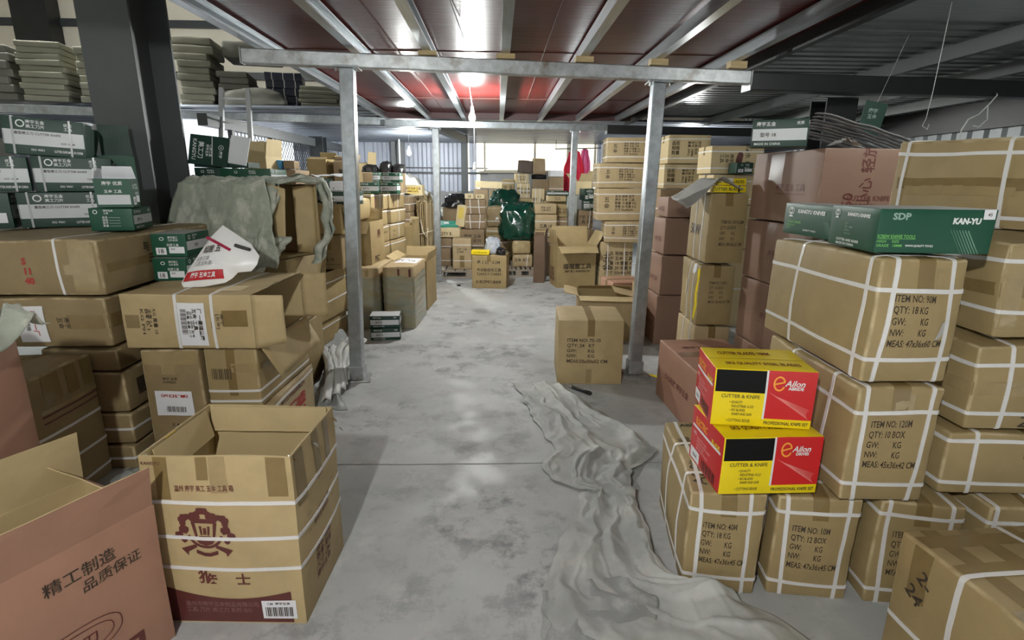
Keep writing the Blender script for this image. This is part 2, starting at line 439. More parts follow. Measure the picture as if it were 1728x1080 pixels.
    def shape(s, name, face, polys, mat, off=.0016, parent=None, fr=False, org=(0, 0)):
        """flat outlines (lists of (u, v) metres from org, given in face fractions) printed on a face"""
        o, U, V, lu, lv = s.F[face]; b = MB()
        for poly in polys:
            b.add([s.fpt(face, org[0]*lu + a, org[1]*lv + c, off) for a, c in poly], [tuple(range(len(poly)))])
        return b.build(name, mat, parent or s.root)
    def ringshape(s, name, face, u, v, rx, ry, t, mat, a0=0, a1=360, off=.0016, n=28, parent=None):
        o, U, V, lu, lv = s.F[face]; vs = []; fs = []
        for k in range(n + 1):
            a = math.radians(a0 + (a1 - a0) * k / n)
            for q in (0, 1): vs.append(s.fpt(face, u*lu + (rx - q*t)*math.cos(a), v*lv + (ry - q*t)*math.sin(a), off))
        fs = [(2*k, 2*k+2, 2*k+3, 2*k+1) for k in range(n)]
        return link(name, vs, fs, mat, parent or s.root, False)
    def tape_top(s, along='y', pos=.5, width=.055, mat=None, down=.09):
        """tape over the lid seam and a little down both end faces"""
        ax = 'x' if along == 'y' else 'y'
        L = s.sy if ax == 'x' else s.sx
        return s.band('tape', ax, pos, width, mat or tape_m, .0016, s0=max(0, s.sz - down), s1=s.sz + L + down)
    def seam(s, along='y', pos=.5):
        """the slit between the lid flaps"""
        if along == 'y': return s.patch('lid_seam', 'top', pos - .004, .01, pos + .004, .99, ink, .0008)
        return s.patch('lid_seam', 'top', .01, pos - .004, .99, pos + .004, ink, .0008)

class Open(Box):
    """carton without its lid: walls with an inside, floor and flaps"""
    T = .006
    def body(s, outm, inm=None, floor_z=.01):
        inm = inm or inner
        x, y, z, t = s.sx/2, s.sy/2, s.sz, s.T
        b = MB(); n = 6
        def wall(p, q, mi):
            p, q = Vector(p), Vector(q)
            b.grid(lambda a, c: s.wskin(Vector((p.x + (q.x-p.x)*a, p.y + (q.y-p.y)*a, z*c))), n, n, mi)
        for a, c in (((-x, -y), (x, -y)), ((x, -y), (x, y)), ((x, y), (-x, y)), ((-x, y), (-x, -y))): wall((*a, 0), (*c, 0), 0)
        X, Y = x - t, y - t
        for a, c in (((X, -Y), (-X, -Y)), ((X, Y), (X, -Y)), ((-X, Y), (X, Y)), ((-X, -Y), (-X, Y))): wall((*a, 0), (*c, 0), 1)
        rim_o = [(-x, -y), (x, -y), (x, y), (-x, y)]; rim_i = [(-X, -Y), (X, -Y), (X, Y), (-X, Y)]
        for i in range(4):
            j = (i + 1) % 4
            b.grid(lambda a, c: s.wskin(Vector((*[(rim_o[i][k]*(1-c) + rim_i[i][k]*c)*(1-a) + (rim_o[j][k]*(1-c) + rim_i[j][k]*c)*a for k in (0, 1)], z))), n, 1, 1)
        b.grid(lambda a, c: Vector((-X + 2*X*a, -Y + 2*Y*c, floor_z)), 2, 2, 1)
        b.grid(lambda a, c: Vector((-x + 2*x*a, y - 2*y*c, 0)), 2, 2, 0)
        o = b.build('body', [outm, inm], s.root, False)
        return o
    def wskin(s, p):
        q = Vector(p)
        if s.B:
            e = math.sin(PI * min(1, max(0, q.z / s.sz)))
            hx, hy = s.sx/2, s.sy/2
            if abs(abs(q.y) - hy) < .02: q.y += math.copysign(s.B * e * (1 - (q.x/hx)**2), q.y)
            if abs(abs(q.x) - hx) < .02: q.x += math.copysign(s.B * e * (1 - (q.y/hy)**2), q.x)
        if s.W:
            v = noise.noise_vector(Vector((p.x*3.1 + s.seed, p.y*3.1, p.z*3.1)))
            v2 = noise.noise_vector(Vector((p.x*12 + s.seed, p.y*12, p.z*12)))
            q += (v * s.W + v2 * (s.W * .2)) * min(1, p.z / s.sz + .05)
        return q
    def skin(s, p, off=0.):
        h = Vector((s.sx/2, s.sy/2, 0)); q = Vector(p); w = s.wskin(q)
        n = Vector((0, 0, 0))
        if abs(abs(q.x) - h.x) < 1e-5: n.x = math.copysign(1, q.x)
        if abs(abs(q.y) - h.y) < 1e-5: n.y = math.copysign(1, q.y)
        if n.length == 0: n.z = 1
        return w + n.normalized() * off
    def flap(s, side, h, ang, outm, inm=None, inset=.004, taper=.01, curl=.0, z=None, cut=(0., 1.)):
        """lid flap hinged on a rim; ang: 0 straight up, 90 folded out flat, negative leaning in"""
        inm = inm or inner
        x, y = s.sx/2, s.sy/2; z = s.sz if z is None else z
        A, Bp, out = {'front': ((-x, -y), (x, -y), (0, -1)), 'back': ((x, y), (-x, y), (0, 1)),
                      'left': ((-x, y), (-x, -y), (-1, 0)), 'right': ((x, -y), (x, y), (1, 0))}[side]
        A, Bp, out = Vector((*A, z)), Vector((*Bp, z)), Vector((*out, 0))
        U = (Bp - A); L = U.length; U.normalize()
        a0, a1 = inset + cut[0] * L, L * cut[1] - inset
        def pt(a, c, k):
            th = math.radians(ang + curl * c)
            d = out * math.sin(th) + Vector((0, 0, 1)) * math.cos(th); nn = out * math.cos(th) - Vector((0, 0, 1)) * math.sin(th)
            e = a0 + taper * c + (a1 - a0 - 2 * taper * c) * a
            base = s.wskin(A + U * e)
            w = noise.noise(Vector((e * 6 + s.seed, c * 4, ang))) * .006 * c
            return base + d * (h * c) + nn * (w - s.T * .6 * k)
        b = MB(); n = 8
        b.grid(lambda a, c: pt(a, c, 0), n, 4, 0)
        b.grid(lambda a, c: pt(1 - a, c, 1), n, 4, 1)
        b.grid(lambda a, c: pt(a, 1, c), n, 1, 1)
        b.grid(lambda a, c: pt(0, 1 - a, c), 4, 1, 1)
        b.grid(lambda a, c: pt(1, a, c), 4, 1, 1)
        return b.build('flap', [outm, inm], s.root, False)
# ---------------------------------------------------------------- where the cartons stand: x, y, base height, turn, width, depth, height (metres)
LAY = {
  'R1': (0.904, 2.032, 0.000, -0.145, 0.311, 0.640, 0.455), 'R2': (1.235, 1.991, 0.000, -0.145, 0.327, 0.620, 0.455),
  'R3': (1.579, 1.932, 0.000, -0.105, 0.340, 0.600, 0.455), 'R3b': (1.954, 1.902, 0.000, -0.087, 0.360, 0.600, 0.455),
  'R4': (1.611, 1.255, 0.000, 0.070, 0.560, 0.520, 0.470), 'R5': (1.379, 1.968, 0.455, -0.035, 0.327, 0.680, 0.452),
  'R6': (1.371, 2.001, 0.907, -0.017, 0.326, 0.740, 0.431), 'E1': (0.980, 1.844, 0.455, 0.017, 0.374, 0.300, 0.231),
  'E2': (0.978, 1.898, 0.686, -0.140, 0.362, 0.270, 0.225), 'G2': (1.394, 1.810, 1.338, -0.087, 0.365, 0.300, 0.145),
  'G1': (1.385, 2.200, 1.338, 0.017, 0.200, 0.420, 0.135), 'B1': (1.920, 1.960, 0.455, -0.052, 0.620, 0.600, 0.259),
  'B2': (1.950, 1.960, 0.714, -0.035, 0.620, 0.600, 0.329), 'B3': (2.000, 1.980, 1.043, -0.052, 0.620, 0.600, 0.345),
  'B4': (2.126, 2.227, 1.389, 0.231, 0.500, 0.719, 0.359), 'P4': (2.028, 3.418, 0.000, 0.035, 0.500, 0.780, 0.470),
  'P3': (2.028, 3.418, 0.470, 0.035, 0.500, 0.780, 0.442), 'P2': (2.028, 3.418, 0.911, 0.035, 0.500, 0.780, 0.406),
  'P1': (2.028, 3.418, 1.317, 0.035, 0.500, 0.780, 0.436), 'W3': (1.682, 4.192, 0.000, -0.052, 0.300, 0.480, 0.480),
  'W2': (1.687, 4.199, 0.480, -0.070, 0.300, 0.500, 0.485), 'W1': (1.708, 4.185, 0.966, -0.035, 0.300, 0.460, 0.517),
  'Y1': (1.720, 4.060, 1.483, -0.070, 0.240, 0.090, 0.052), 'Y2': (1.730, 4.070, 1.537, -0.052, 0.220, 0.090, 0.050),
  'R10': (1.452, 3.398, 0.000, 0.035, 0.500, 0.740, 0.435), 'R12': (0.737, 4.185, 0.000, -0.052, 0.523, 0.500, 0.533),
  'R13': (1.112, 5.363, 0.000, -0.105, 0.576, 0.440, 0.449), 'R11': (1.700, 5.560, 0.000, 0.000, 0.440, 0.420, 0.501),
  'R11b': (1.530, 6.350, 0.000, 0.140, 0.450, 0.450, 0.420), 'R14': (1.150, 8.150, 0.000, 0.140, 0.600, 0.460, 0.624),
  'S5': (1.775, 8.125, 0.000, 0.000, 0.504, 0.450, 0.696), 'S4': (1.874, 8.049, 0.696, -0.070, 0.595, 0.500, 0.311),
  'S3': (1.792, 8.150, 1.007, -0.035, 0.666, 0.500, 0.465), 'S2': (1.775, 8.150, 1.471, 0.017, 0.674, 0.500, 0.353),
  'S1': (1.853, 8.150, 1.825, -0.052, 0.589, 0.500, 0.353), 'S6': (2.266, 8.200, 1.815, 0.000, 0.284, 0.500, 0.324),
  'S7': (2.284, 8.200, 1.467, 0.000, 0.270, 0.500, 0.348), 'S8': (2.319, 8.200, 1.007, 0.000, 0.274, 0.500, 0.461),
  'S9': (2.398, 8.200, 0.000, 0.000, 0.300, 0.500, 1.007), 'T1': (2.396, 7.150, 1.784, -0.052, 0.540, 0.500, 0.351),
  'T2': (2.338, 7.150, 1.481, 0.000, 0.509, 0.500, 0.302), 'T3': (2.314, 7.150, 0.984, 0.035, 0.539, 0.500, 0.497),
  'T4': (2.327, 7.150, 0.405, -0.017, 0.539, 0.500, 0.579), 'T5': (2.323, 7.150, 0.000, 0.000, 0.539, 0.500, 0.405),
  'U1': (2.489, 5.925, 1.647, -0.035, 0.555, 0.450, 0.288), 'U2': (2.501, 5.925, 1.333, 0.000, 0.517, 0.450, 0.314),
  'U3': (2.488, 5.925, 0.864, 0.000, 0.542, 0.450, 0.469), 'U4': (2.488, 5.925, 0.000, 0.000, 0.542, 0.450, 0.864),
  'K1': (1.751, 5.200, 1.237, -0.035, 0.358, 0.400, 0.193), 'K2': (1.738, 5.200, 0.890, 0.000, 0.369, 0.400, 0.348),
  'K3': (1.726, 5.200, 0.500, 0.035, 0.380, 0.400, 0.389), 'K4': (1.724, 5.200, 0.000, 0.000, 0.396, 0.400, 0.500),
  'G3': (1.632, 3.220, 1.753, -0.489, 0.300, 0.140, 0.155), 'G4': (2.479, 5.600, 1.647, 0.000, 0.181, 0.200, 0.109),
  'L1': (-0.931, 1.824, 0.000, -0.035, 0.507, 0.420, 0.663), 'L2': (-1.436, 1.344, 0.000, -0.454, 0.370, 0.660, 0.520),
  'L4': (-2.328, 2.451, 0.000, 0.035, 0.500, 0.460, 0.690), 'L3': (-1.960, 1.630, 0.000, 0.035, 0.560, 0.440, 1.000),
  'M1': (-2.425, 3.232, 0.976, 0.017, 0.900, 1.120, 0.287), 'M2': (-2.444, 3.224, 0.704, 0.035, 0.900, 1.120, 0.272),
  'M3': (-2.175, 3.240, 0.571, 0.000, 0.420, 1.120, 0.133), 'M4': (-2.175, 3.236, 0.337, 0.017, 0.420, 1.120, 0.235),
  'M5': (-2.165, 3.240, 0.152, 0.000, 0.420, 1.120, 0.184), 'M6': (-2.175, 3.240, 0.000, 0.000, 0.420, 1.120, 0.152),
  'N1': (-1.565, 3.000, 0.705, -0.017, 0.660, 0.680, 0.282), 'N2': (-1.720, 2.980, 0.000, 0.017, 0.330, 0.600, 0.705),
  'N3': (-1.400, 3.060, 0.360, -0.017, 0.300, 0.740, 0.345), 'N4': (-1.395, 3.070, 0.000, 0.017, 0.310, 0.780, 0.360),
  'N5': (-1.806, 5.089, 0.000, -0.140, 0.340, 0.900, 0.250), 'N6': (-1.774, 5.072, 0.250, -0.140, 0.300, 0.850, 0.450),
  'O1': (-1.032, 5.918, 0.000, -0.052, 0.320, 0.680, 0.670), 'O2': (-1.358, 5.904, 0.000, -0.035, 0.240, 0.660, 0.660),
  'O3': (-1.038, 6.743, 0.000, -0.070, 0.400, 0.620, 0.600), 'G6': (-1.133, 5.256, 0.000, 0.140, 0.300, 0.220, 0.125),
  'G5': (-1.133, 5.266, 0.125, 0.087, 0.300, 0.220, 0.125), 'G7': (-1.842, 3.161, 0.987, -0.052, 0.200, 0.270, 0.135),
  'G8': (-1.842, 3.171, 1.122, 0.017, 0.200, 0.270, 0.135), 'G9': (-2.187, 3.215, 1.263, 0.244, 0.219, 0.300, 0.128),
  'G10': (-2.153, 3.162, 1.391, 0.349, 0.170, 0.160, 0.155), 'K6': (-2.642, 3.419, 1.263, 0.541, 0.429, 0.260, 0.207),
  'K7': (-3.018, 3.202, 1.263, 0.489, 0.409, 0.260, 0.204), 'K5': (-2.582, 3.454, 1.470, 0.489, 0.365, 0.260, 0.201),
  'K4b': (-2.920, 3.259, 1.470, 0.559, 0.384, 0.260, 0.197), 'K1b': (-2.664, 3.406, 1.671, 0.471, 0.375, 0.260, 0.206),
  'G11': (-2.522, 3.714, 1.263, 0.349, 0.194, 0.200, 0.426), 'WB': (-2.681, 3.719, 1.263, 0.209, 0.125, 0.120, 0.632),
  'N8': (-1.700, 3.980, 0.000, 0.000, 0.540, 0.620, 1.020), 'SK': (-1.800, 4.000, 1.020, -0.436, 0.900, 0.420, 0.500),
  'HB1': (-2.300, 4.780, 0.000, 0.000, 0.400, 0.620, 0.780), 'HB4': (-2.120, 4.770, 0.780, 0.000, 0.780, 0.600, 0.720),
  'G13': (-2.006, 4.620, 1.500, 0.052, 0.400, 0.400, 0.135), 'H0': (-2.314, 4.675, 1.500, 0.035, 0.205, 0.450, 0.140),
  'HB2': (-2.470, 5.750, 0.000, -0.035, 0.840, 0.900, 1.380), 'H1': (-2.285, 5.499, 1.600, -0.140, 0.215, 0.300, 0.160),
  'H1b': (-2.305, 5.554, 1.380, -0.070, 0.236, 0.450, 0.220), 'H3': (-2.107, 5.674, 1.380, -0.087, 0.278, 0.350, 0.270),
  'H2': (-2.195, 5.629, 1.650, -0.105, 0.180, 0.220, 0.075), 'H3b': (-2.066, 5.624, 1.650, 0.140, 0.116, 0.250, 0.085),
  'HB3': (-2.360, 6.760, 0.000, -0.052, 0.800, 0.850, 1.450), 'H4': (-2.338, 6.650, 1.450, -0.052, 0.425, 0.500, 0.170),
  'H5': (-2.067, 6.649, 1.450, -0.105, 0.226, 0.400, 0.330), 'H6': (-1.791, 6.620, 1.450, 0.070, 0.212, 0.400, 0.300),
  'QG2': (-1.595, 5.310, 0.720, -0.052, 0.275, 0.420, 0.341), 'QG1': (-1.605, 5.270, 1.061, -0.052, 0.360, 0.420, 0.263),
  'H10': (-1.485, 5.260, 1.324, -0.052, 0.335, 0.280, 0.127), 'H11': (-1.737, 5.290, 1.324, 0.070, 0.099, 0.260, 0.127),
  'H8': (-1.682, 5.259, 1.451, -0.105, 0.171, 0.200, 0.115), 'H9': (-1.519, 5.275, 1.451, 0.052, 0.133, 0.150, 0.090),
  'Q1': (-1.642, 6.663, 1.197, -0.157, 0.460, 0.560, 0.201), 'Q2': (-1.652, 6.663, 1.013, -0.157, 0.460, 0.560, 0.184),
  'Q3': (-1.637, 6.663, 0.806, -0.157, 0.460, 0.560, 0.207), 'Q4': (-1.642, 6.663, 0.409, -0.157, 0.460, 0.560, 0.396),
  'Q5': (-1.642, 6.663, 0.000, -0.157, 0.460, 0.560, 0.409), 'Q6': (-1.541, 7.272, 1.197, -0.157, 0.460, 0.580, 0.201),
  'Q7': (-1.531, 7.272, 1.013, -0.157, 0.460, 0.580, 0.184), 'Q8': (-1.546, 7.272, 0.806, -0.157, 0.460, 0.580, 0.207),
  'Q9': (-1.541, 7.272, 0.409, -0.157, 0.460, 0.580, 0.396), 'Q10': (-1.541, 7.272, 0.000, -0.157, 0.460, 0.580, 0.409),
  'GQ1': (-1.500, 6.550, 1.398, 0.035, 0.221, 0.200, 0.132), 'GQ2': (-1.277, 6.570, 1.398, -0.035, 0.208, 0.200, 0.132),
  'GQ3': (-1.429, 6.570, 1.529, 0.105, 0.097, 0.180, 0.114), 'GQ4': (-1.254, 6.590, 1.529, -0.052, 0.222, 0.180, 0.109),
  'QF': (-1.428, 5.944, 0.665, -0.105, 0.220, 0.450, 0.462), 'QF2': (-1.581, 6.116, 1.127, -0.209, 0.250, 0.340, 0.248),
  'C1': (-1.461, 8.271, 1.107, -0.105, 0.420, 0.500, 0.221), 'C2': (-1.471, 8.264, 0.886, -0.070, 0.420, 0.500, 0.221),
  'C3': (-1.480, 8.257, 0.664, -0.035, 0.420, 0.500, 0.221), 'C4': (-1.461, 8.271, 0.443, -0.105, 0.420, 0.500, 0.221),
  'C5': (-1.471, 8.264, 0.221, -0.070, 0.420, 0.500, 0.221), 'C6': (-1.480, 8.257, 0.000, -0.035, 0.420, 0.500, 0.221),
  'QE': (-1.259, 8.350, 1.329, -0.070, 0.280, 0.200, 0.160), 'HK': (-2.020, 7.900, 0.000, 0.052, 0.550, 0.600, 1.450),
  'HK2': (-1.857, 7.850, 1.450, -0.070, 0.179, 0.400, 0.318), 'QH0': (-1.300, 7.840, 0.000, -0.140, 0.360, 0.360, 0.520),
  'QH': (-1.362, 7.838, 0.520, -0.140, 0.357, 0.360, 0.400), 'D0': (-0.587, 8.900, 0.140, 0.017, 0.332, 0.300, 0.507),
  'D4': (-0.425, 9.350, 0.140, 0.017, 0.419, 0.400, 0.306), 'D3': (-0.422, 9.350, 0.446, -0.035, 0.415, 0.400, 0.321),
  'D2': (-0.387, 9.300, 0.767, 0.017, 0.350, 0.360, 0.249), 'D1': (-0.374, 9.300, 1.016, -0.017, 0.357, 0.360, 0.243),
  'D5': (-0.486, 9.274, 1.258, 0.175, 0.151, 0.150, 0.094), 'D6': (-0.293, 9.274, 1.258, -0.140, 0.151, 0.150, 0.085),
  'E1c': (-0.892, 9.275, 0.140, 0.035, 0.213, 0.350, 0.310), 'E2c': (-0.875, 9.275, 0.450, -0.052, 0.221, 0.350, 0.180),
  'E3c': (-0.799, 9.249, 0.630, -0.105, 0.389, 0.400, 0.173), 'F1': (0.002, 9.700, 0.140, 0.000, 0.380, 0.500, 0.251),
  'F2': (-0.010, 9.625, 0.391, 0.052, 0.376, 0.450, 0.162), 'F3': (-0.045, 9.600, 0.553, -0.052, 0.301, 0.400, 0.103),
  'F4': (-0.078, 9.600, 0.656, 0.035, 0.269, 0.400, 0.123), 'F5': (-0.026, 9.580, 0.778, -0.070, 0.330, 0.400, 0.365),
  'J1': (0.432, 9.175, 0.140, -0.035, 0.364, 0.350, 0.219), 'J2': (0.401, 9.180, 0.359, 0.052, 0.332, 0.300, 0.236),
  'A4': (0.816, 9.125, 0.000, 0.000, 0.383, 0.350, 0.654), 'A3': (0.796, 9.125, 0.654, 0.035, 0.377, 0.350, 0.118),
  'A2': (0.803, 9.125, 0.772, -0.017, 0.376, 0.350, 0.262), 'A1': (0.790, 9.125, 1.034, 0.017, 0.373, 0.350, 0.172),
  'A8': (1.111, 9.250, 0.000, 0.000, 0.195, 0.300, 0.761), 'A7': (1.082, 9.250, 0.761, 0.052, 0.191, 0.300, 0.217),
  'A6': (1.083, 9.250, 0.978, -0.035, 0.180, 0.300, 0.205), 'A9': (0.683, 8.507, 0.000, -0.175, 0.171, 0.420, 0.737),
  'V0': (0.620, 11.600, 0.000, 0.000, 1.900, 0.900, 0.800), 'V1': (0.592, 11.375, 0.800, 0.035, 0.318, 0.350, 0.423),
  'V2': (0.528, 11.375, 1.223, -0.035, 0.292, 0.350, 0.294), 'V3': (0.485, 11.375, 1.517, 0.052, 0.290, 0.350, 0.198),
  'V4': (0.557, 11.298, 1.714, -0.175, 0.304, 0.300, 0.252), 'V5': (0.824, 11.375, 0.800, 0.000, 0.281, 0.350, 0.614),
  'V6': (0.206, 11.375, 0.800, 0.035, 0.255, 0.350, 0.380), 'V7': (0.220, 11.375, 1.180, -0.052, 0.278, 0.350, 0.416),
  'V8': (0.950, 12.000, 0.800, 0.000, 0.420, 0.350, 0.800), 'V9': (0.877, 11.949, 1.700, 0.105, 0.243, 0.300, 0.220),
  'V10': (0.897, 12.049, 1.600, -0.052, 0.340, 0.300, 0.100), 'V11': (1.227, 11.675, 0.800, 0.035, 0.325, 0.350, 0.380),
  'V12': (1.234, 11.675, 1.180, -0.035, 0.324, 0.350, 0.473), 'V13': (1.227, 11.650, 1.653, 0.017, 0.310, 0.300, 0.131),
  'X1': (1.039, 9.775, 1.210, 0.070, 0.326, 0.350, 0.112), 'X0': (1.059, 10.000, 0.000, 0.000, 0.420, 0.500, 1.210),
  'X2': (1.057, 9.725, 1.322, -0.052, 0.396, 0.350, 0.074), 'Z1': (1.570, 9.700, 0.000, 0.000, 0.285, 0.400, 0.750),
  'Z2': (1.548, 9.700, 0.750, 0.035, 0.273, 0.400, 0.328), 'Z3': (1.601, 9.625, 1.078, -0.052, 0.208, 0.350, 0.164),
  'Z4': (1.572, 9.649, 1.242, 0.140, 0.189, 0.300, 0.199), 'Z5': (1.314, 9.800, 0.000, 0.000, 0.210, 0.400, 1.330),
  'Z6': (1.530, 10.069, 1.330, 0.262, 0.257, 0.350, 0.228), 
}
# ---------------------------------------------------------------- the setting
fl = MB().grid(lambda a, c: (-12 + 18.4 * a, -4 + 18.2 * c, 0), 2, 2).build('floor', floor_mat()); struct(fl)
# long crack and casting joint in the slab
j = MB()
for k in range(24):
    x0 = -1.1 + k * .15
    y0, y1 = 2.72 + .012 * nz(x0 * 3, 1), 2.72 + .012 * nz((x0 + .15) * 3, 1)
    j.add([(x0, y0 - .003, .0012), (x0 + .15, y1 - .003, .0012), (x0 + .15, y1 + .003, .0012), (x0, y0 + .003, .0012)], [(0, 1, 2, 3)])
struct(j.build('floor_joint', mk('slab joint line', (.20, .20, .20), .8)))

corr_blue = mk('blue white corrugated sheet', (.52, .56, .66), .45, .1, vary=.06, scale=3)
corr_grey = mk('grey corrugated sheet', (.24, .26, .27), .45, .2, vary=.1, scale=3)
deck_m = mk('ribbed steel deck', (.20, .21, .21), .33, .7, vary=.2, scale=5, bump=.08, bscale=12)
wall_low = mk('rough grey wall', (.36, .36, .36), .85, vary=.18, scale=4, bump=.3, bscale=10)
def corrugated(p0, p1, z0, z1, pitch, depth, nrm):
    """trapezoid sheet standing between two plan points"""
    p0, p1, nrm = Vector(p0), Vector(p1), Vector(nrm); L = (p1 - p0).length; d = (p1 - p0).normalized()
    pts = []; n = int(L / pitch)
    for k in range(n):
        for t, q in ((0, 0), (.35, 0), (.5, 1), (.85, 1)): pts.append((k * pitch + t * pitch, q * depth))
    vs = []
    for z in (z0, z1): vs += [(p0 + d * a + nrm * q).to_tuple()[:2] + (z,) for a, q in pts]
    m = len(pts)
    return vs, [(i, i + 1, i + 1 + m, i + m) for i in range(m - 1)]
WY = 14.0
b = MB(); b.add(*corrugated((-12, WY + .06), (-.72, WY + .06), 1.28, 2.62, .22, .04, (0, -1)))
b.add(*corrugated((-.72, WY + .06), (-.33, WY + .06), 1.28, 2.62, .22, .02, (0, -1)))
b.add(*corrugated((2.5, WY + .06), (9, WY + .06), 1.28, 2.62, .22, .04, (0, -1)))
struct(b.build('wall_back', corr_blue))
b = MB(); b.box((-2.9, WY + .1, .65), (18.3, .12, 1.3))
b.box((1.0, WY + .1, 1.55), (2.9, .12, .5))
struct(b.build('wall_back_lower', wall_low))
# dark sheeting rails across the back wall
b = MB(); b.box((-1.9, WY - .02, 1.74), (3.3, .05, .05)); b.box((-1.9, WY - .02, 1.86), (3.3, .03, .03)); struct(b.build('trim_1', dark_steel))
# window towards a sunlit block wall
bw = MB(); bw.grid(lambda a, c: (-9 + 24 * a, WY + 10.0, -1 + 8 * c), 1, 1); struct(bw.build('wall_outside', brick_mat()))
wf = MB(); X0, X1, Z0, Z1 = -.33, 2.45, 1.80, 2.50
for x in (X0, .93, X1): wf.box((x, WY, (Z0 + Z1) / 2), (.05, .08, Z1 - Z0))
for z in (Z0, Z1): wf.box(((X0 + X1) / 2, WY, z), (X1 - X0, .08, .05))
wf.box((1.78, WY, (Z0 + Z1) / 2), (.09, .08, Z1 - Z0))
window = wf.build('window_1', mk('cream window frame', (.55, .52, .44), .5)); struct(window)
glass = mk('window glass', (.9, .92, .9), .05, trans=1.0, vary=0.01)
MB().box(((X0 + X1) / 2, WY + .01, (Z0 + Z1) / 2), (X1 - X0 - .05, .006, Z1 - Z0 - .05)).build('window_pane', glass, window)
sill = MB().box((1.0, WY - .06, 1.77), (2.95, .16, .04)); struct(sill.build('trim_2', mk('pale sill', (.45, .40, .32), .7)))
# tall beige wall of the hall above the far mezzanine, and its rails
b = MB(); b.box((-2.9, WY + .2, 4.35), (18.4, .1, 3.7)); struct(b.build('wall_back_upper', beige_wall))
b = MB()
for z in (3.95, 5.06): b.box((-6.5, WY + .10, z), (11, .08, .16))
struct(b.build('trim_3', dark_steel))
for x in (-10.62,):
    c = MB(); c.box((x, WY - .1, 4.2), (.80, .4, 3.4)); struct(c.build('trim_5', black_steel))
struct(MB().box((-2.9, -4.05, 4.3), (18.4, .1, 3.7)).build('wall_front_blocker', beige_wall))  # added unseen behind the camera to keep sky light out
b = MB(); b.box((-12.05, 5, 3), (.1, 18.4, 6)); struct(b.build('wall_left', beige_wall))
b = MB(); b.add(*corrugated((6.2, 14.2), (6.2, -4), 0, 6.1, .25, .04, (-1, 0))); struct(b.build('wall_right', corr_grey))
struct(MB().box((6.10, 4.5, 2.40), (.12, 19, .34)).build('trim_4', black_steel))
b = MB(); b.grid(lambda a, c: (-12.1 + 18.4 * a, -4.1 + 18.4 * c, 6.1), 1, 1); struct(b.build('roof', mk('pale roof sheet', (.45, .46, .47), .6)))  # extended unseen over the whole hall to shut out the sun

# ---- red plywood mezzanine over the aisle
ZJ, ZP = 2.435, 2.525
b = MB(); b.box((.13, 2.3, ZP + .012), (3.86, 12.7, .02)); struct(b.build('ceiling', ply_mat()))
b = MB()
for y in (-2.8, -.35, 2.12, 4.56, 7.0): b.box((.10, y, ZP + .0005), (3.76, .008, .006))
for x in (-.78, .36): b.box((x, 3.55, ZP + .0005), (.006, 10.1, .006))
sj = b.build('sheet_joints', mk('sheet joint', (.13, .06, .05), .8), bpy.data.objects['ceiling'])
struct(MB().box((.10, 8.45, 2.5), (3.78, .02, .12)).build('ceiling_edge_board', mk('edge board', (.05, .02, .02), .6)))
CP = [(-.03, 0), (.03, 0), (.03, .015)]
for i, x in enumerate((-1.66, -1.02, -.50, .055, .63, 1.19, 1.78)):
    b = MB(); h = .078; w = .062
    b.prof((x, -1.5, ZJ), (x, 8.62, ZJ), [(w/2, .014), (w/2, 0), (-w/2, 0), (-w/2, h), (w/2, h), (w/2, h - .014)], up=(0, 0, 1))
    o = b.build('joist', joist_m); solidify(o, .004)
    tag(o, ['outermost galvanised ceiling joist at the left edge of the red deck', 'galvanised ceiling joist second from the left', 'galvanised ceiling joist crossing just left of the first bulb',
            'galvanised ceiling joist running straight down the middle of the aisle', 'galvanised ceiling joist to the right of the middle one', 'galvanised ceiling joist above the right front post', 'galvanised ceiling joist at the right edge of the red deck'][i],
        'ceiling joist', 'joists under the red deck')
for i, (x, y) in enumerate(((.055, 4.20), (.63, 4.25), (1.19, 4.29), (1.80, 4.33), (-.50, 4.15))):
    zb = 2.42 - (x + 1.77) * .0094
    o = MB().box((0, 0, 0), (.13, .07, ZJ - zb)).build('wood_shim', wood); o.location = (x, y, (ZJ + zb) / 2); o.rotation_euler.z = .08
    tag(o, ['pale wood block on the near beam under the middle joist', 'pale wood block on the near beam right of the middle joist', 'pale wood block on the near beam by the right post', 'pale wood block at the right end of the near beam', 'brown wood block on the near beam left of the middle'][i], 'wooden block', 'wood blocks on the near beam')

def beam(a, b_, w, h, name, m, label, grp=None):
    root = empty(name, ((a[0]+b_[0])/2, (a[1]+b_[1])/2, min(a[2], b_[2])))
    a, b_ = Vector(a) - root.location, Vector(b_) - root.location
    o = MB().bar(a, b_, w, h).build('box_section', m, root); bevel(o, .008)
    tag(root, label, 'steel beam', grp)
    d = (b_ - a).normalized()
    for e, s in ((a, -1), (b_, 1)):
        pl = MB().bar(e + d * s * .0005, e + d * s * .006, w * 1.02, h * 1.02).build('end_plate', galv_rust, root)
    return root
beam((-1.765, 4.03 + .04, 2.370), (1.93, 4.35 + .04, 2.333), .08, .098, 'steel_beam', galv_rust, 'galvanised steel cross beam carried by the two near posts')
# scaly stains on the beam face
beam((-1.64, 8.28, 2.355), (1.68, 8.76, 2.372), .08, .10, 'steel_beam', galv, 'galvanised steel cross beam carried by the two far posts')
beam((-6.6, 7.33, 2.39), (-1.66, 8.42, 2.39), .08, .11, 'steel_beam', galv, 'pale steel edge beam below the wrapped bales of the far left mezzanine')
beam((1.94, 4.44, 2.312), (6.1, 4.98, 2.352), .12, .13, 'steel_beam', black_steel, 'black steel beam running on to the right wall')
beam((1.70, 8.80, 2.345), (6.1, 9.2, 2.345), .12, .13, 'steel_beam', black_steel, 'black steel beam behind the far right carton stacks')

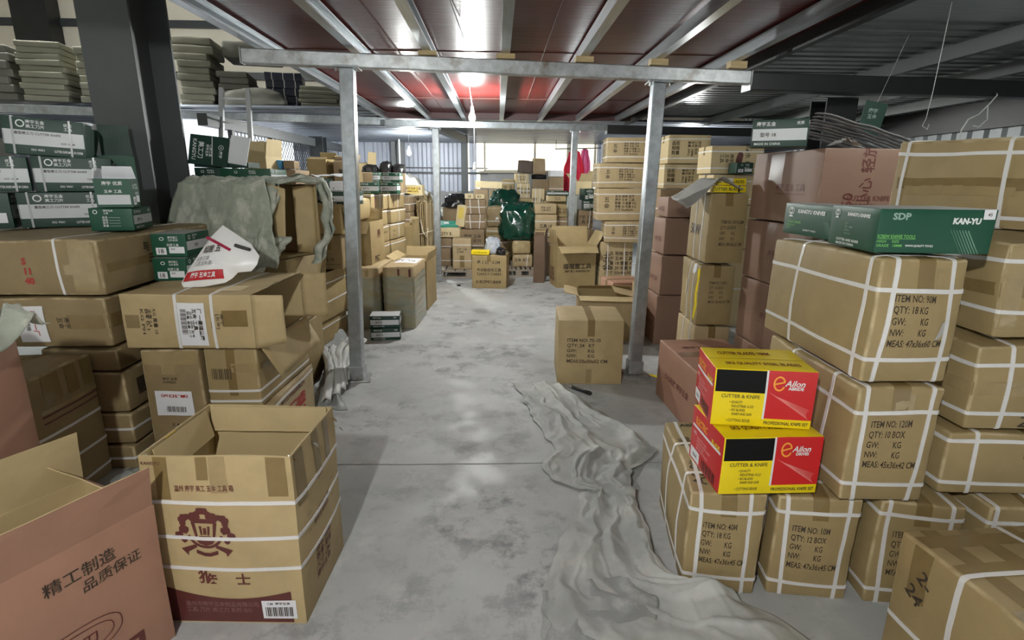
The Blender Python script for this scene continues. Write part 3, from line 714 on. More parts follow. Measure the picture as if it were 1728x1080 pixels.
def post(foot, top, s, label, base=True, m=galv):
    """square tube post with foot sleeve, base plate, head plate and bolts"""
    r = empty('steel_post', (*foot, 0))
    a, t = Vector((0, 0, .0)), Vector((top[0] - foot[0], top[1] - foot[1], top[2]))
    d = t.normalized(); up = Vector((0, 1, 0))
    o = MB().bar(d * .008, t - d * .012, s, s, up=up).build('tube', m, r); bevel(o, .007)
    bevel(MB().bar(d * .01, d * .12, s * 1.22, s * 1.22, up=up).build('foot_sleeve', galv_rust, r), .004)
    if base: bevel(MB().box((.01, .0, .006), (s * 2.0, s * 1.9, .012), M=Matrix.Rotation(.15, 3, 'Z')).build('base_plate', galv_rust, r), .003)
    MB().bar(t - d * .012, t, s * 1.75, s * 1.4, up=up).build('head_plate', galv, r)
    for sx in (-1, 1):
        MB().tube([t + Vector((sx * s * .75, -s * .4, -.034)), t + Vector((sx * s * .75, -s * .4, .004))], .009, 6).build('bolt', galv_rust, r)
    tag(r, label, 'steel post', 'posts of the red mezzanine')
post((-1.126, 4.07), (-1.065, 4.13, 2.322), .098, 'near left galvanised post with a grey sheet bunched at its foot')
post((1.140, 4.18), (1.215, 4.33, 2.285), .098, 'near right leaning galvanised post behind the closed carton on the floor')
post((-.93, 8.33), (-.925, 8.38, 2.305), .095, 'far left galvanised post beside the tied cardboard bundles')
post((1.17, 8.66), (1.19, 8.68, 2.32), .095, 'far right galvanised post in front of the red hanging cloth')

# ---- dark H column at the left, grey columns beyond
def hcol(x0, x1, y0, y1, z1, m, label, t=.018):
    r = empty('steel_column', ((x0+x1)/2, (y0+y1)/2, 0))
    cx, cy = (x0+x1)/2, (y0+y1)/2
    MB().box((0, y0-cy, z1/2), (x1-x0, t, z1)).build('flange', m, r)
    MB().box((0, y1-cy, z1/2), (x1-x0, t, z1)).build('flange', m, r)
    MB().box((0, 0, z1/2), (t, y1-y0-t, z1)).build('web', m, r)
    MB().box((0, 0, .012), (x1-x0+.12, y1-y0+.12, .024)).build('base_plate', m, r)
    tag(r, label, 'steel column')
hcol(-2.77, -2.43, 3.97, 4.42, 6.0, col_steel, 'tall dark grey H-section column rising through the cartons on the left')
hcol(2.92, 3.20, 5.0, 5.25, 2.29, black_steel, 'short black column under the black beam on the right')
hcol(-.75, -.62, 11.4, 11.6, 2.45, dark_steel, 'grey steel column near the back wall left of the window')
hcol(-3.62, -3.36, 10.85, 11.1, 2.35, dark_steel, 'dark column at the end of the wire mesh windows')
o = MB().bar((-.98, 8.5, 2.36), (-.69, 11.4, 2.36), .12, .13).build('steel_beam', dark_steel); tag(o, 'dark beam running back from the far left post to the grey column', 'steel beam')
# pale inclined brace and rubble slope at the back left is sheeted goods, see the mound

# ---- decks
def ribs(x0, x1, y0, y1, z, pitch, h, along='x'):
    """ribbed sheet; ribs run along x or y"""
    vs = []; n = int(((y1 - y0) if along == 'x' else (x1 - x0)) / pitch); prof = []
    for k in range(n):
        for t, q in ((0, 0), (.55, 0), (.68, 1), (.87, 1)): prof.append((k * pitch + t * pitch, q * h))
    m = len(prof)
    for e in (0, 1):
        for a, q in prof:
            vs.append((x0 if e == 0 else x1, y0 + a, z + q) if along == 'x' else (x0 + a, y0 if e == 0 else y1, z + q))
    return vs, [(i, i + 1, i + 1 + m, i + m) for i in range(m - 1)]
b = MB(); b.add(*ribs(-12, 6.2, 8.7, 14.1, 2.46, .30, .05)); b.add(*ribs(-12, -1.7, 7.55, 8.7, 2.46, .30, .05))
struct(b.build('ceiling_far_deck', mk('blue grey ribbed deck', (.22, .24, .28), .38, .5, vary=.15, scale=3)))
b = MB(); b.add(*ribs(1.98, 6.2, 3.62, 9.2, 2.56, .16, .03)); struct(b.build('ceiling_right_deck', deck_m))
b = MB(); b.grid(lambda a, c: (1.98 + 4.24 * a, -4 + 7.64 * c, 2.552), 1, 1); struct(b.build('ceiling_right_sheet', mk('foil faced board', (.24, .26, .26), .28, .6, vary=.25, scale=4, stretch=(1, 9, 1), bump=.12, bscale=9)))
for i, x in enumerate((2.06, 3.34, 4.25, 5.2)):
    b = MB(); h, w = .10, .055
    b.prof((x, -1.5, ZJ + .005), (x, 9.1, ZJ + .005), [(w/2, .016), (w/2, 0), (-w/2, 0), (-w/2, h), (w/2, h), (w/2, h - .014)])
    o = b.build('joist', black_steel if i == 0 else dark_steel); solidify(o, .004)
    tag(o, ['black joist between the red deck and the ribbed deck', 'dark joist crossing over the black beam by the short black column', 'dark joist above the green boxes on the right', 'dark joist farthest to the right'][i], 'ceiling joist', 'dark joists under the right deck')

# ---- wire mesh windows along the left partition
b = MB(); xw = -3.55
b.box((xw, 9.9, 2.24), (.12, 6.0, .14)); b.box((xw, 9.9, 1.2), (.08, 6.0, .10))
for y in (7.6, 8.9, 9.02, 10.9): b.box((xw, y, 1.72), (.06, .08, 1.0))
b.box((xw, 9.9, .58), (.06, 6.0, 1.16))
struct(b.build('wall_partition', dark_steel))
for i, (y0, y1) in enumerate(((7.64, 8.86), (9.06, 10.86))):
    b = MB(); z0, z1 = 1.25, 2.17; p = .11; n = int((y1 - y0 + z1 - z0) / p)
    for k in range(-int((z1 - z0) / p) - 1, n + 1):
        for sgn in (1, -1):
            ya = y0 + k * p; pts = []
            # clip the diagonal to the opening
            t0, t1 = 0, z1 - z0
            if sgn == 1: lo, hi = max(0, y0 - ya), min(t1, y1 - ya)
            else: ya = y0 + k * p + (z1 - z0); lo, hi = max(0, ya - y1), min(t1, ya - y0)
            if hi - lo > .01:
                P = [(xw + .004 * sgn, ya + sgn * t, z0 + t) for t in (lo, hi)]
                b.tube(P, .0045, 4, cap=False)
    w = b.build('window_%d' % (i + 2), black_steel); struct(w)
struct(MB().box((-4.4, 9.6, 1.7), (.05, 5.0, 1.7)).build('window_4', emis('glowing daylight panel', (.92, .95, 1.0), .55)))  # added glowing panel standing in for daylight beyond the mesh

# ---------------------------------------------------------------- hanging bulbs
def bulb(i, x, y, z, zc, k, label, dx=0., dy=0., tail=False):
    r = empty('hanging_bulb', (x, y, z))
    MB().tube([(dx, dy, zc - z), (dx * .5, dy * .5, max(.097, (zc - z) * .55 + .07)), (0, 0, .095)] if zc - z > .12 else [(0, 0, zc - z), (0, 0, .07)], .0035, 6).build('cord', cable_m, r)
    MB().lathe((0, 0, .03), [(.0, .07), (.012, .07), (.018, .055), (.019, .0), (.0, .0)], 14).build('socket', white_plastic, r)
    m = bulb_m if k == 1 else emis('lit bulb %d' % i, (.98, 1.0, .96), BULB_STRENGTH * k)
    MB().lathe((0, 0, 0), [(.0, -.075), (.018, -.07), (.032, -.05), (.036, -.028), (.030, -.004), (.017, .02), (.014, .032)], 14).build('glass', m, r, True)
    if tail:
        MB().tube([(.02, 0, .05), (.022, 0, -.2), (.02, 0, -.52)], .0035, 6).build('pull_cord', cable_m, r)
        MB().lathe((.02, 0, -.60), [(.0, .09), (.012, .085), (.016, .05), (.022, .01), (.020, 0), (0, 0)], 12).build('switch', white_plastic, r)
    tag(r, label, 'light bulb')
for i, (lab, dx, dy, tail) in enumerate((('lit bare bulb on a cord hanging in the middle of the aisle', -.01, -.9, True), ('lit bare bulb far back near the left of the back wall', 0, 0, False),
        ('lit bare bulb under the right deck near the camera', 0, 0, False), ('lit bare bulb hanging behind the camera', 0, 0, False), ('added unseen lit bulb high above the mezzanine packs', 0, 0, False), ('lit bare bulb at the back right', 0, 0, False))):
    bulb(i, *BULBS[i], lab, dx, dy, tail)
# ---------------------------------------------------------------- cartons of the scene
random.seed(7)
def carton(key, label, mat=None, straps='', tape=None, text=(), cat='cardboard box', name='cardboard_carton', group=None, cls=Box, z=0., strap_w=.013, **kw):
    x, y, zb, yaw, sx, sy, sz = LAY[key]
    down = kw.pop('down', .09)
    B, W = kw.get('bulge', .006), kw.get('warp', .006)
    g = 1.7 * B + .9 * W + .004                       # the bulge stays inside the footprint
    b = cls(name, (x, y, zb + z, yaw), (sx - min(g, sx * .12), sy - min(g, sy * .12), sz - min(B + .35 * W + .002, sz * .1)), seed=(sum(map(ord, key)) * 7.31) % 90, **kw)
    b.body(mat or kraft)
    for s in straps.split(): b.strap(s[0], float(s[1:]), strap_w, skew=random.uniform(-.02, .02) if s[0] != 'h' else random.uniform(-.006, .006))
    if tape:
        b.seam(tape[0]); b.tape_top(tape[0], down=down)
    for t in text:
        o = t[5] if len(t) > 5 else {}
        b.text(*t[:5], **o)
    tag(b.root, label, cat, group)
    return b
SHIP = 'ITEM NO: %s\nQTY: %s\nGW:        KG\nNW:        KG\nMEAS: %s CM'
def ship(a, b_, c): return SHIP % (a, b_, c)
def near(key, label, txt=None, straps='x.18 x.8 h.2 h.83', **kw):
    """strapped kraft cartons of the right-hand stack"""
    b = carton(key, label, kraft, straps, 'y', group='strapped cartons stacked on the right', bulge=.015, warp=.016, r=.010, n=9, strap_w=.014, **kw)
    if txt: b.text(txt, 'front', .50, .52, LAY[key][6] * .40, ink, bold=.012, wid=LAY[key][4] * .54)
    return b
b = near('R1', 'strapped carton with black handwriting along its top edge, under the red and yellow boxes', ship('40M', '18 KG', '47x36x45'), 'x.17 x.83 h.16 h.84 y.2 y.62')
b.text('A2 Blisso  Hb', 'top', .16, .40, .05, rot=PI / 2, bold=.01)
b.text('ABH 45', 'top', .45, .93, .03, bold=.02)
near('R2', 'strapped carton on the floor, second from the left in the front right row', ship('10M', '12 BOX', '47x36x45'), 'x.17 x.84 h.15 h.86 y.2')
near('R3', 'strapped carton third in the front right row, half hidden by the corner carton', ship('20M', '8 KG', '46x30x42'), 'x.15 x.85 h.15 h.88')
near('R3b', 'strapped carton at the right end of the front right row, only its top showing', None, 'x.1 x.5 h.86')
b = carton('R4', 'big carton in the bottom right corner with crossed tape and straps on its lid', kraft, 'x.62 y.55 h.35', None, bulge=.010, warp=.010, r=.012, n=9, strap_w=.016)
for u in (.10, .34, .60, .84): b.patch('tape', 'top', u, .02, u + .11, .98, tape_m, .0014)
for v in (.16, .52, .80): b.patch('tape', 'top', .02, v, .98, v + .12, tape_m, .0018)
b.patch('tape', 'left', .12, .60, .26, .98, tape_m)
b.text('2-\n24', 'left', .22, .70, .12, ink, rot=-.5, bold=.02); b.text('D', 'left', .62, .30, .10, ink, bold=.04)
near('R5', 'strapped carton in the second tier, standing behind the two red and yellow boxes', ship('120M', '10 BOX', '45x36x42'), 'x.16 x.82 h.16 h.80 y.25 y.7').patch('tape', 'front', .44, .66, .66, 1., tape_clear)
b = near('R6', 'large strapped carton with torn print, carrying the two green boxes', ship('90M', '18 KG', '47x36x60'), 'x.13 x.86 h.20 h.76 y.08 y.68')
b.patch('tape', 'front', .62, .78, .84, 1., tape_clear)
b.shape('scuffed_paper', 'front', [[(0, 0), (.02, .012), (.035, .05), (.028, .075), (.014, .06), (.008, .03)]], paper_grey, org=(.72, .36))
near('B1', 'strapped carton at the right edge, lowest of the outer column', None, 'x.18 x.75 h.2 h.88')
b = near('B2', 'strapped carton at the right edge, middle one of the outer column with sideways print', None, 'x.2 x.8 h.2 h.78')
b.text('N 11 SN\n0.1 EWN', 'front', .42, .42, .12, rot=PI / 2); b.patch('tape', 'left', 0, .42, 1, .58, tape_clear); b.patch('tape', 'front', 0, .42, .5, .58, tape_clear)
b = near('B3', 'strapped carton at the right edge with a shiny taped corner, below the wide top carton', None, 'h.28 h.82 x.75')
b.patch('tape', 'front', .0, .0, .11, 1., tape_clear, .002); b.patch('tape', 'front', 0, .44, .8, .58, tape_m); b.patch('tape', 'left', 0, .44, 1, .58, tape_m)
b = near('B4', 'wide carton lying on top of the right stack, taped along its side', None, 'h.84 h.12 y.93 y.30')
b.patch('tape', 'left', 0, .42, 1, .56, tape_m); b.patch('tape', 'left', .1, .35, .75, .46, tape_clear, .0022)
for u in (.22, .3, .42): b.patch('tape', 'left', u, .40, u + .06, .47, tape_clear, .0032)

# pinkish stack
PG = 'pinkish brown cartons in one stack'
for k, lab in (('P4', 'lowest pinkish brown carton of the stack behind the strapped cartons'), ('P3', 'third pinkish brown carton from the top of the tall stack'),
               ('P2', 'second pinkish brown carton from the top of the tall stack'), ('P1', 'topmost pinkish brown carton of the tall stack, with a green box on it')):
    b = carton(k, lab, pink_dull, '', None, group=PG, bulge=.006, warp=.006, n=8)
    b.patch('tape', 'left', .28, 0, .50, 1, mk('sheen tape on pinkish card', (.215, .122, .082), .3))
    b.text('康宇 五金 工具', 'left', .62, .50, .045, ink_brown, bold=.01)
    b.shape('printed_line', 'left', [[(-.16, 0), (.16, 0), (.16, .004), (-.16, .004)]], ink_brown, org=(.62, .40))
    if k == 'P1':
        b.text('50\n小心 轻放', 'front', .45, .66, .16, ink_brown, rot=PI / 2)
        b.text('CUTTER KNIFE\nSIZE 18MM\nQTY 100 PCS', 'front', .6, .26, .12, ink_brown)
# 50W stack
WG = 'tall cartons marked on the front beside the pinkish stack'
b = carton('W3', 'kraft carton at the bottom of the narrow stack, behind the pinkish floor carton', kraft_print, 'y.2 y.62', 'y', group=WG, bulge=.008, warp=.009)
b = carton('W2', 'bulging kraft carton with a torn side showing yellow packs', kraft, 'y.22 y.55', 'y', [(ship('2.0KG', '60 BOX', '45x40x30'), 'front', .60, .56, .17, dict(bold=.01, wid=.16))], group=WG, bulge=.016, warp=.016, n=9)
b.shape('torn_gap', 'left', [[(0, 0), (.03, .10), (.022, .2), (.045, .3), (.03, .38), (.07, .40), (.085, .30), (.06, .2), (.07, .1), (.03, -.02)]], yellow, org=(.84, .10))
b.shape('torn_paper', 'left', [[(0, 0), (.05, -.02), (.10, .01), (.09, .06), (.04, .075), (.01, .05)]], paper, .003, org=(.62, .86))
b.shape('torn_gap', 'left', [[(0, 0), (.06, .01), (.06, .12), (.0, .12)]], black, .0015, org=(.34, .42)); b.shape('torn_gap', 'left', [[(0, 0), (.025, .0), (.03, .12), (.0, .12)]], cream, .002, org=(.34, .42))
b = carton('W1', 'kraft carton marked 50W on its side, on top of the narrow stack', kraft, 'y.26 y.58', 'y', [(ship('50W-20M', '60 BOX', '49x30x52'), 'front', .62, .44, .19, dict(bold=.01, wid=.17)), ('50W', 'left', .42, .46, .085, dict(bold=.03))], group=WG, bulge=.006, warp=.006)
b = carton('R10', 'pinkish brown carton on the floor with a scrap of white paper on its lid', pink, '', None, bulge=.006, warp=.005)
b.text('小心轻放 康宇五金', 'left', .55, .52, .05, ink_brown, bold=.01); b.text('康宇五金制品', 'top', .5, .7, .05, ink_brown)
b.patch('tape', 'top', .0, .44, 1, .56, mk('sheen tape on pinkish card', (.215, .122, .082), .3))
for k, lab in (('Y1', 'lower yellow and black pack lying on the carton marked 50W'), ('Y2', 'upper yellow pack lying on the carton marked 50W')):
    b = carton(k, lab, yellow, '', None, [('CUTTER BLADES', 'front', .42, .5, .022, dict(bold=.02))], name='blade_pack', cat='small box', group='yellow blade packs', bulge=0, warp=.001, r=.003, n=2)
    if k == 'Y1': b.patch('black_end', 'front', .76, 0, 1, 1, black); b.text('C', 'front', .87, .5, .02, ink_white)
    else: b.patch('white_band', 'front', .0, .5, .55, 1, paper, .0022)

# middle of the aisle
b = carton('R12', 'closed kraft carton with brown tape standing on the aisle floor by the leaning post', kraft_bright, '', 'y', [(ship('75-10', '24   KT', '50x50x52') .replace('MEAS: ', 'MEAS:'), 'front', .45, .53, .20, dict(bold=.02))], bulge=.006, warp=.005, n=8, down=.13)
b.patch('tape', 'front', .44, .0, .53, .24, tape_clear)


def opened(key, label, outm=None, flaps=(), straps='', text=(), name='open_carton', cat='open cardboard box', group=None, inm=None, z=0., **kw):
    x, y, zb, yaw, sx, sy, sz = LAY[key]
    b = Open(name, (x, y, zb + z, yaw), (sx, sy, sz), seed=(sum(map(ord, key)) * 3.7) % 90, **kw)
    b.body(outm or kraft, inm)
    for f in flaps: b.flap(*f[:3], outm or kraft, inm, **(f[3] if len(f) > 3 else {}))
    for s in straps.split(): b.strap(s[0], float(s[1:]))
    for t in text: b.text(*t[:5], **(t[5] if len(t) > 5 else {}))
    tag(b.root, label, cat, group)
    return b
opened('R13', 'half open kraft carton behind the closed one by the leaning post', kraft_print, (('front', .15, 96), ('left', .14, 70, dict(curl=8)), ('right', .22, -78), ('back', .1, -60)), bulge=.006, warp=.006)
carton('R11', 'kraft carton on the floor just behind the foot of the leaning post', kraft, '', 'x', [('ITEM\nC/NO', 'front', .78, .62, .12)], bulge=.005, warp=.005)
carton('R11b', 'pinkish carton on the floor further back behind the leaning post', pink, '', 'x', bulge=.005, warp=.005)
b = opened('R14', 'open kraft carton with raised flaps and big black characters on its front', kraft, (('left', .24, 8, dict(taper=.015)), ('back', .26, 4), ('right', .24, 30), ('front', .17, 100, dict(curl=20))), '', [('福福重工具', 'front', .52, .52, .085, dict(bold=.02)), ('福民 重工 机械有限公司', 'front', .52, .40, .035), ('小心轻放\n防潮防雨\n请勿倒置', 'left', .40, .30, .22, dict(mat=ink_brown))], bulge=.008, warp=.008)
b.band('strap', 'x', .40, .02, tape_clear, .002, s0=0, s1=.01)

# printed stack right of the aisle
SG = 'printed cartons stacked to the deck'
PR = '品名 规格 型号\n康宇 五金 工具\n数量 18 重量 KG\n净重 20 毛重 KG\n尺寸 50x40x30'
for k, lab, m in (('S5', 'lowest printed carton of the tall stack right of the aisle, with upright straps', kraft_print), ('S4', 'wide printed carton in the tall stack right of the aisle, second from the floor', kraft_print),
                  ('S3', 'printed carton in the middle of the tall stack right of the aisle', kraft_print), ('S2', 'printed carton second from the top of the tall stack right of the aisle', kraft_print),
                  ('S1', 'topmost printed carton of the tall stack right of the aisle', kraft_print)):
    b = carton(k, lab, m, 'x.25 x.75' if k == 'S5' else 'h.22 h.82', 'x', [(PR, 'front', .62, .55, LAY[k][6] * .5, dict(bold=.012))], group=SG, bulge=.006, warp=.008)
    b.text('五\n金', 'front', .20, .55, LAY[k][6] * .35); b.text(PR, 'left', .5, .5, LAY[k][6] * .5)
for k, lab in (('S6', 'shaded carton at the top right of the printed stack behind the leaning post'), ('S7', 'shaded carton second from the top behind the leaning post'), ('S8', 'shaded carton in the middle behind the leaning post'), ('S9', 'tall shaded carton on the floor behind the leaning post')):
    carton(k, lab, kraft_print, 'h.3 h.8', None, group=SG, bulge=.005, warp=.008)
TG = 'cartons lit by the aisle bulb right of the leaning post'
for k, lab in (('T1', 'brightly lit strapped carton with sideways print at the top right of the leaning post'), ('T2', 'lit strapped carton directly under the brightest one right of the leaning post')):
    b = carton(k, lab, kraft_light, 'h.18 h.85', 'x', [('康宇 五金\n工具 有限\n型号 18MM\n重量 20KG', 'front', .62, .52, LAY[k][4] * .30, dict(rot=-PI / 2, bold=.015))], group=TG, bulge=.006, warp=.006)  # bulb light on these two is put into the paler kraft
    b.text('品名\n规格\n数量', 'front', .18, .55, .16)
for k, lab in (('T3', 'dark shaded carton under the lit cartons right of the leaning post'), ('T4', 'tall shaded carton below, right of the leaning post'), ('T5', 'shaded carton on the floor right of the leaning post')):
    carton(k, lab, kraft_dark, 'h.5', None, group=TG, bulge=.005, warp=.008)  # shadow on these three is put into the darker kraft colour
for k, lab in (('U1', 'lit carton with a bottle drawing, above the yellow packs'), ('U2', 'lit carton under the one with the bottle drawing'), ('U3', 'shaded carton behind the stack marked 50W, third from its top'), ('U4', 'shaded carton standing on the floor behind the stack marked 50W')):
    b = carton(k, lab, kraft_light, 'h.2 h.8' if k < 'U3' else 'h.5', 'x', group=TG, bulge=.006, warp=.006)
    if k == 'U1':
        b.text('康宇\n五金\n工具', 'front', .30, .55, .14, rot=-PI / 2); b.text('防水 卷材', 'front', .7, .5, .06, rot=-PI / 2)
        b.shape('printed_bottle', 'front', [[(-.03, -.07), (.03, -.07), (.045, .03), (.05, .05), (.035, .08), (.0, .085), (-.01, .06), (-.02, .03)]], ink_brown, org=(.52, .48))
for i, k in enumerate(('K1', 'K2', 'K3', 'K4')):
    b = carton(k, ['small pinkish carton on top, left of the carton marked 50W', 'pinkish carton second from the top, left of the carton marked 50W', 'pinkish carton third from the top, left of the torn carton', 'pinkish carton on the floor behind the torn carton'][i], pink_dull, '', None, [('五金工具', 'left', .5, .4, .05, dict(mat=ink_brown))], group='pinkish cartons behind the narrow stack', bulge=.008, warp=.012)
# ---------------------------------------------------------------- red and yellow boxes
def blade_box(key, label, word):
    b = carton(key, label, {'': yellow, 'left': red, 'right': red, 'back': yellow}, '', None, name='blade_box', cat='printed box', group='red and yellow boxes', bulge=.002, warp=.003, r=.003, n=5)
    sx, sy, sz = b.sx, b.sy, b.sz
    b.patch('black_panel', 'front', .015, .60, .505, .985, black, .0010)
    b.patch('red_panel', 'front', .525, .16, .995, .995, red, .0010)
    b.patch('white_bar', 'front', .505, .15, .525, .995, paper, .0012)
    b.ringshape('logo_ring', 'front', .635, .78, .021, .028, .006, ink_orange, 20, 335, .0020)
    b.shape('logo_ring', 'front', [[(-.017, -.006), (.019, .004), (.019, .010), (-.017, .0)]], ink_orange, .0020, org=(.635, .78))
    b.text('Ailon', 'front', .785, .79, .023, ink_white, bold=.02, italic=.3, off=.0022); b.text(word, 'front', .80, .705, .012, ink_white, bold=.04, off=.0022)
    rnd = random.Random(3); ln = []
    for k in range(13):
        t = k / 12; a = (-.075 + .020 * t, .045 - .012 * t); c = (.070 - .03 * (1 - t) * t * 4 * .3, -.052 + .035 * t)
        d = Vector((c[0] - a[0], c[1] - a[1])); nn = Vector((-d.y, d.x)).normalized() * .0005
        ln.append([(a[0] - nn.x, a[1] - nn.y), (c[0] - nn.x, c[1] - nn.y), (c[0] + nn.x, c[1] + nn.y), (a[0] + nn.x, a[1] + nn.y)])
    b.shape('blade_drawing', 'front', ln, mk('pinkish line print', (.78, .22, .20), .4), .0018, org=(.76, .42))
    b.text('CUTTER & KNIFE', 'front', .27, .53, .014, ink, bold=.01, wid=sx * .38)
    b.text('• QUALITY\n   INDUSTRIAL A.S.D', 'front', .29, .39, .026, ink, wid=.085); b.text('• SK5 BLADES\n   SHARP AND SAFE', 'front', .29, .25, .026, ink, wid=.078); b.text('• CUTTING EDGE', 'front', .27, .10, .011, ink, wid=.085)
    b.text('PROFESSIONAL KNIFE SET', 'front', .75, .085, .013, ink, bold=.02, wid=sx * .44)
    b.text('ELECTRIC', 'left', .34, .80, .030, ink_orange, bold=.03, wid=.11); b.text('BLADE', 'left', .80, .74, .017, yellow, bold=.03)
    b.patch('white_bar', 'left', .06, .655, .95, .70, paper); b.text('SK5', 'left', .16, .56, .014, ink_white)
    b.text('QUALITY STEEL\nSTRONG AND SHARP\nSAFE IN USE\nMADE FOR TRADE', 'left', .46, .42, .055, mk('faded white print', (.85, .45, .45), .5), wid=.13)
    b.patch('white_label', 'left', .06, .05, .36, .26, paper); b.text('AAA', 'left', .21, .15, .016, ink, bold=.02)
    for k in range(9): b.patch('barcode_bar', 'left', .44 + k * .05, .05, .44 + k * .05 + .02 + .01 * (k % 2), .24, ink, .0014)
    b.text('CUTTER BLADES 18MM', 'top', .42, .72, .035, mk('dark brown print on yellow', (.16, .03, .01), .5), bold=.03, wid=sx * .55)
    b.text('SK5 QUALITY STEEL BLADES', 'top', .52, .24, .032, mk('dark brown print on yellow', (.16, .03, .01), .5), bold=.03, wid=sx * .75)
    b.patch('lid_seam', 'top', .02, .46, .98, .475, mk('dark seam line', (.38, .28, .01), .5), .0010)  # darker line along the lid seam
    return b
blade_box('E1', 'lower red and yellow printed box standing on the handwritten carton', 'DRIVES')
blade_box('E2', 'upper red and yellow printed box, turned slightly on the one below', 'ABRIDE')

# ---------------------------------------------------------------- two big green boxes on the strapped carton
GM = {'': green, 'top': greytop}
def eye_logo(b, face, u, v, s, m=None):
    m = m or ink_white
    b.ringshape('logo', face, u, v, s, s * .62, s * .14, m); b.ringshape('logo', face, u, v, s * .45, s * .45, s * .16, m)
    b.shape('logo', face, [[(-s*.7, -s*1.05), (s*.7, -s*1.05), (s*.45, -s*.75), (-s*.45, -s*.75)]], m, org=(u, v))
def lines(b, face, u, v, n, L, m, name='tool_drawing'):
    ln = []
    for k in range(n):
        o = k * .009
        ln.append([(o, 0 - k * .001), (o + L * .62, -L - k * .0008), (o + L * .62 + .001, -L), (o + .0012, 0)])
    b.shape(name, face, ln, m, .0018, org=(u, v))
faint = mk('faint green line print', (.16, .30, .22), .4)
b = carton('G1', 'green box with an eye emblem, the rear one on the strapped carton', GM, '', None, name='green_box', cat='green box', group='large green boxes on the strapped carton', bulge=.003, warp=.003, r=.003)
eye_logo(b, 'left', .14, .76, .024); b.text('KANGYU KNIVES', 'left', .50, .76, .016, ink_white, bold=.04, italic=.1, wid=.19)
b.text('SCREW DRIVER', 'left', .22, .40, .010, ink_green, wid=.10); b.text('HIGH QUALITY\nTOOLS', 'left', .16, .26, .018, ink_green); b.text('QUALITY TOOLS', 'left', .50, .18, .008, ink_white, bold=.03, wid=.09)
lines(b, 'left', .72, .52, 4, .05, faint)
b = carton('G2', 'green box lettered in white along its long front, nearest on the strapped carton', GM, '', None, name='green_box', cat='green box', group='large green boxes on the strapped carton', bulge=.003, warp=.003, r=.003)
b.text('KAN-YU', 'front', .75, .74, .020, ink_white, bold=.06, italic=.1, wid=.085)
b.text('SDP', 'front', .19, .83, .022, mk('worn pale print', (.28, .42, .36), .5), bold=.04, wid=.055)
b.patch('price_label', 'front', .88, .78, .98, .99, paper, .0022); b.text('45', 'front', .93, .885, .010, ink, off=.003)
b.text('SCREW KNIVES TOOLS', 'front', .17, .38, .011, ink_green, bold=.02, wid=.115); b.shape('printed_line', 'front', [[(-.055, 0), (.06, 0), (.06, .0015), (-.055, .0015)]], ink_green, org=(.17, .32))
b.text('HIGH     SIZE\nGRADE   18MM', 'front', .12, .22, .022, ink_green); b.text('WWW.QUALITY TOOLS', 'front', .38, .17, .008, ink_white, bold=.03, wid=.085)
lines(b, 'front', .62, .55, 7, .075, faint)
eye_logo(b, 'left', .16, .82, .018); b.text('KANGYU KNIVES', 'left', .62, .80, .012, ink_white, bold=.04, wid=.13)
b.text('QTY\nSIZE  18MM\nMODEL\nCOLOUR', 'left', .45, .45, .04, faint); b.text('CUTTER AND KNIFE\nMADE IN CHINA', 'left', .45, .12, .022, ink_white, bold=.03, wid=.14)

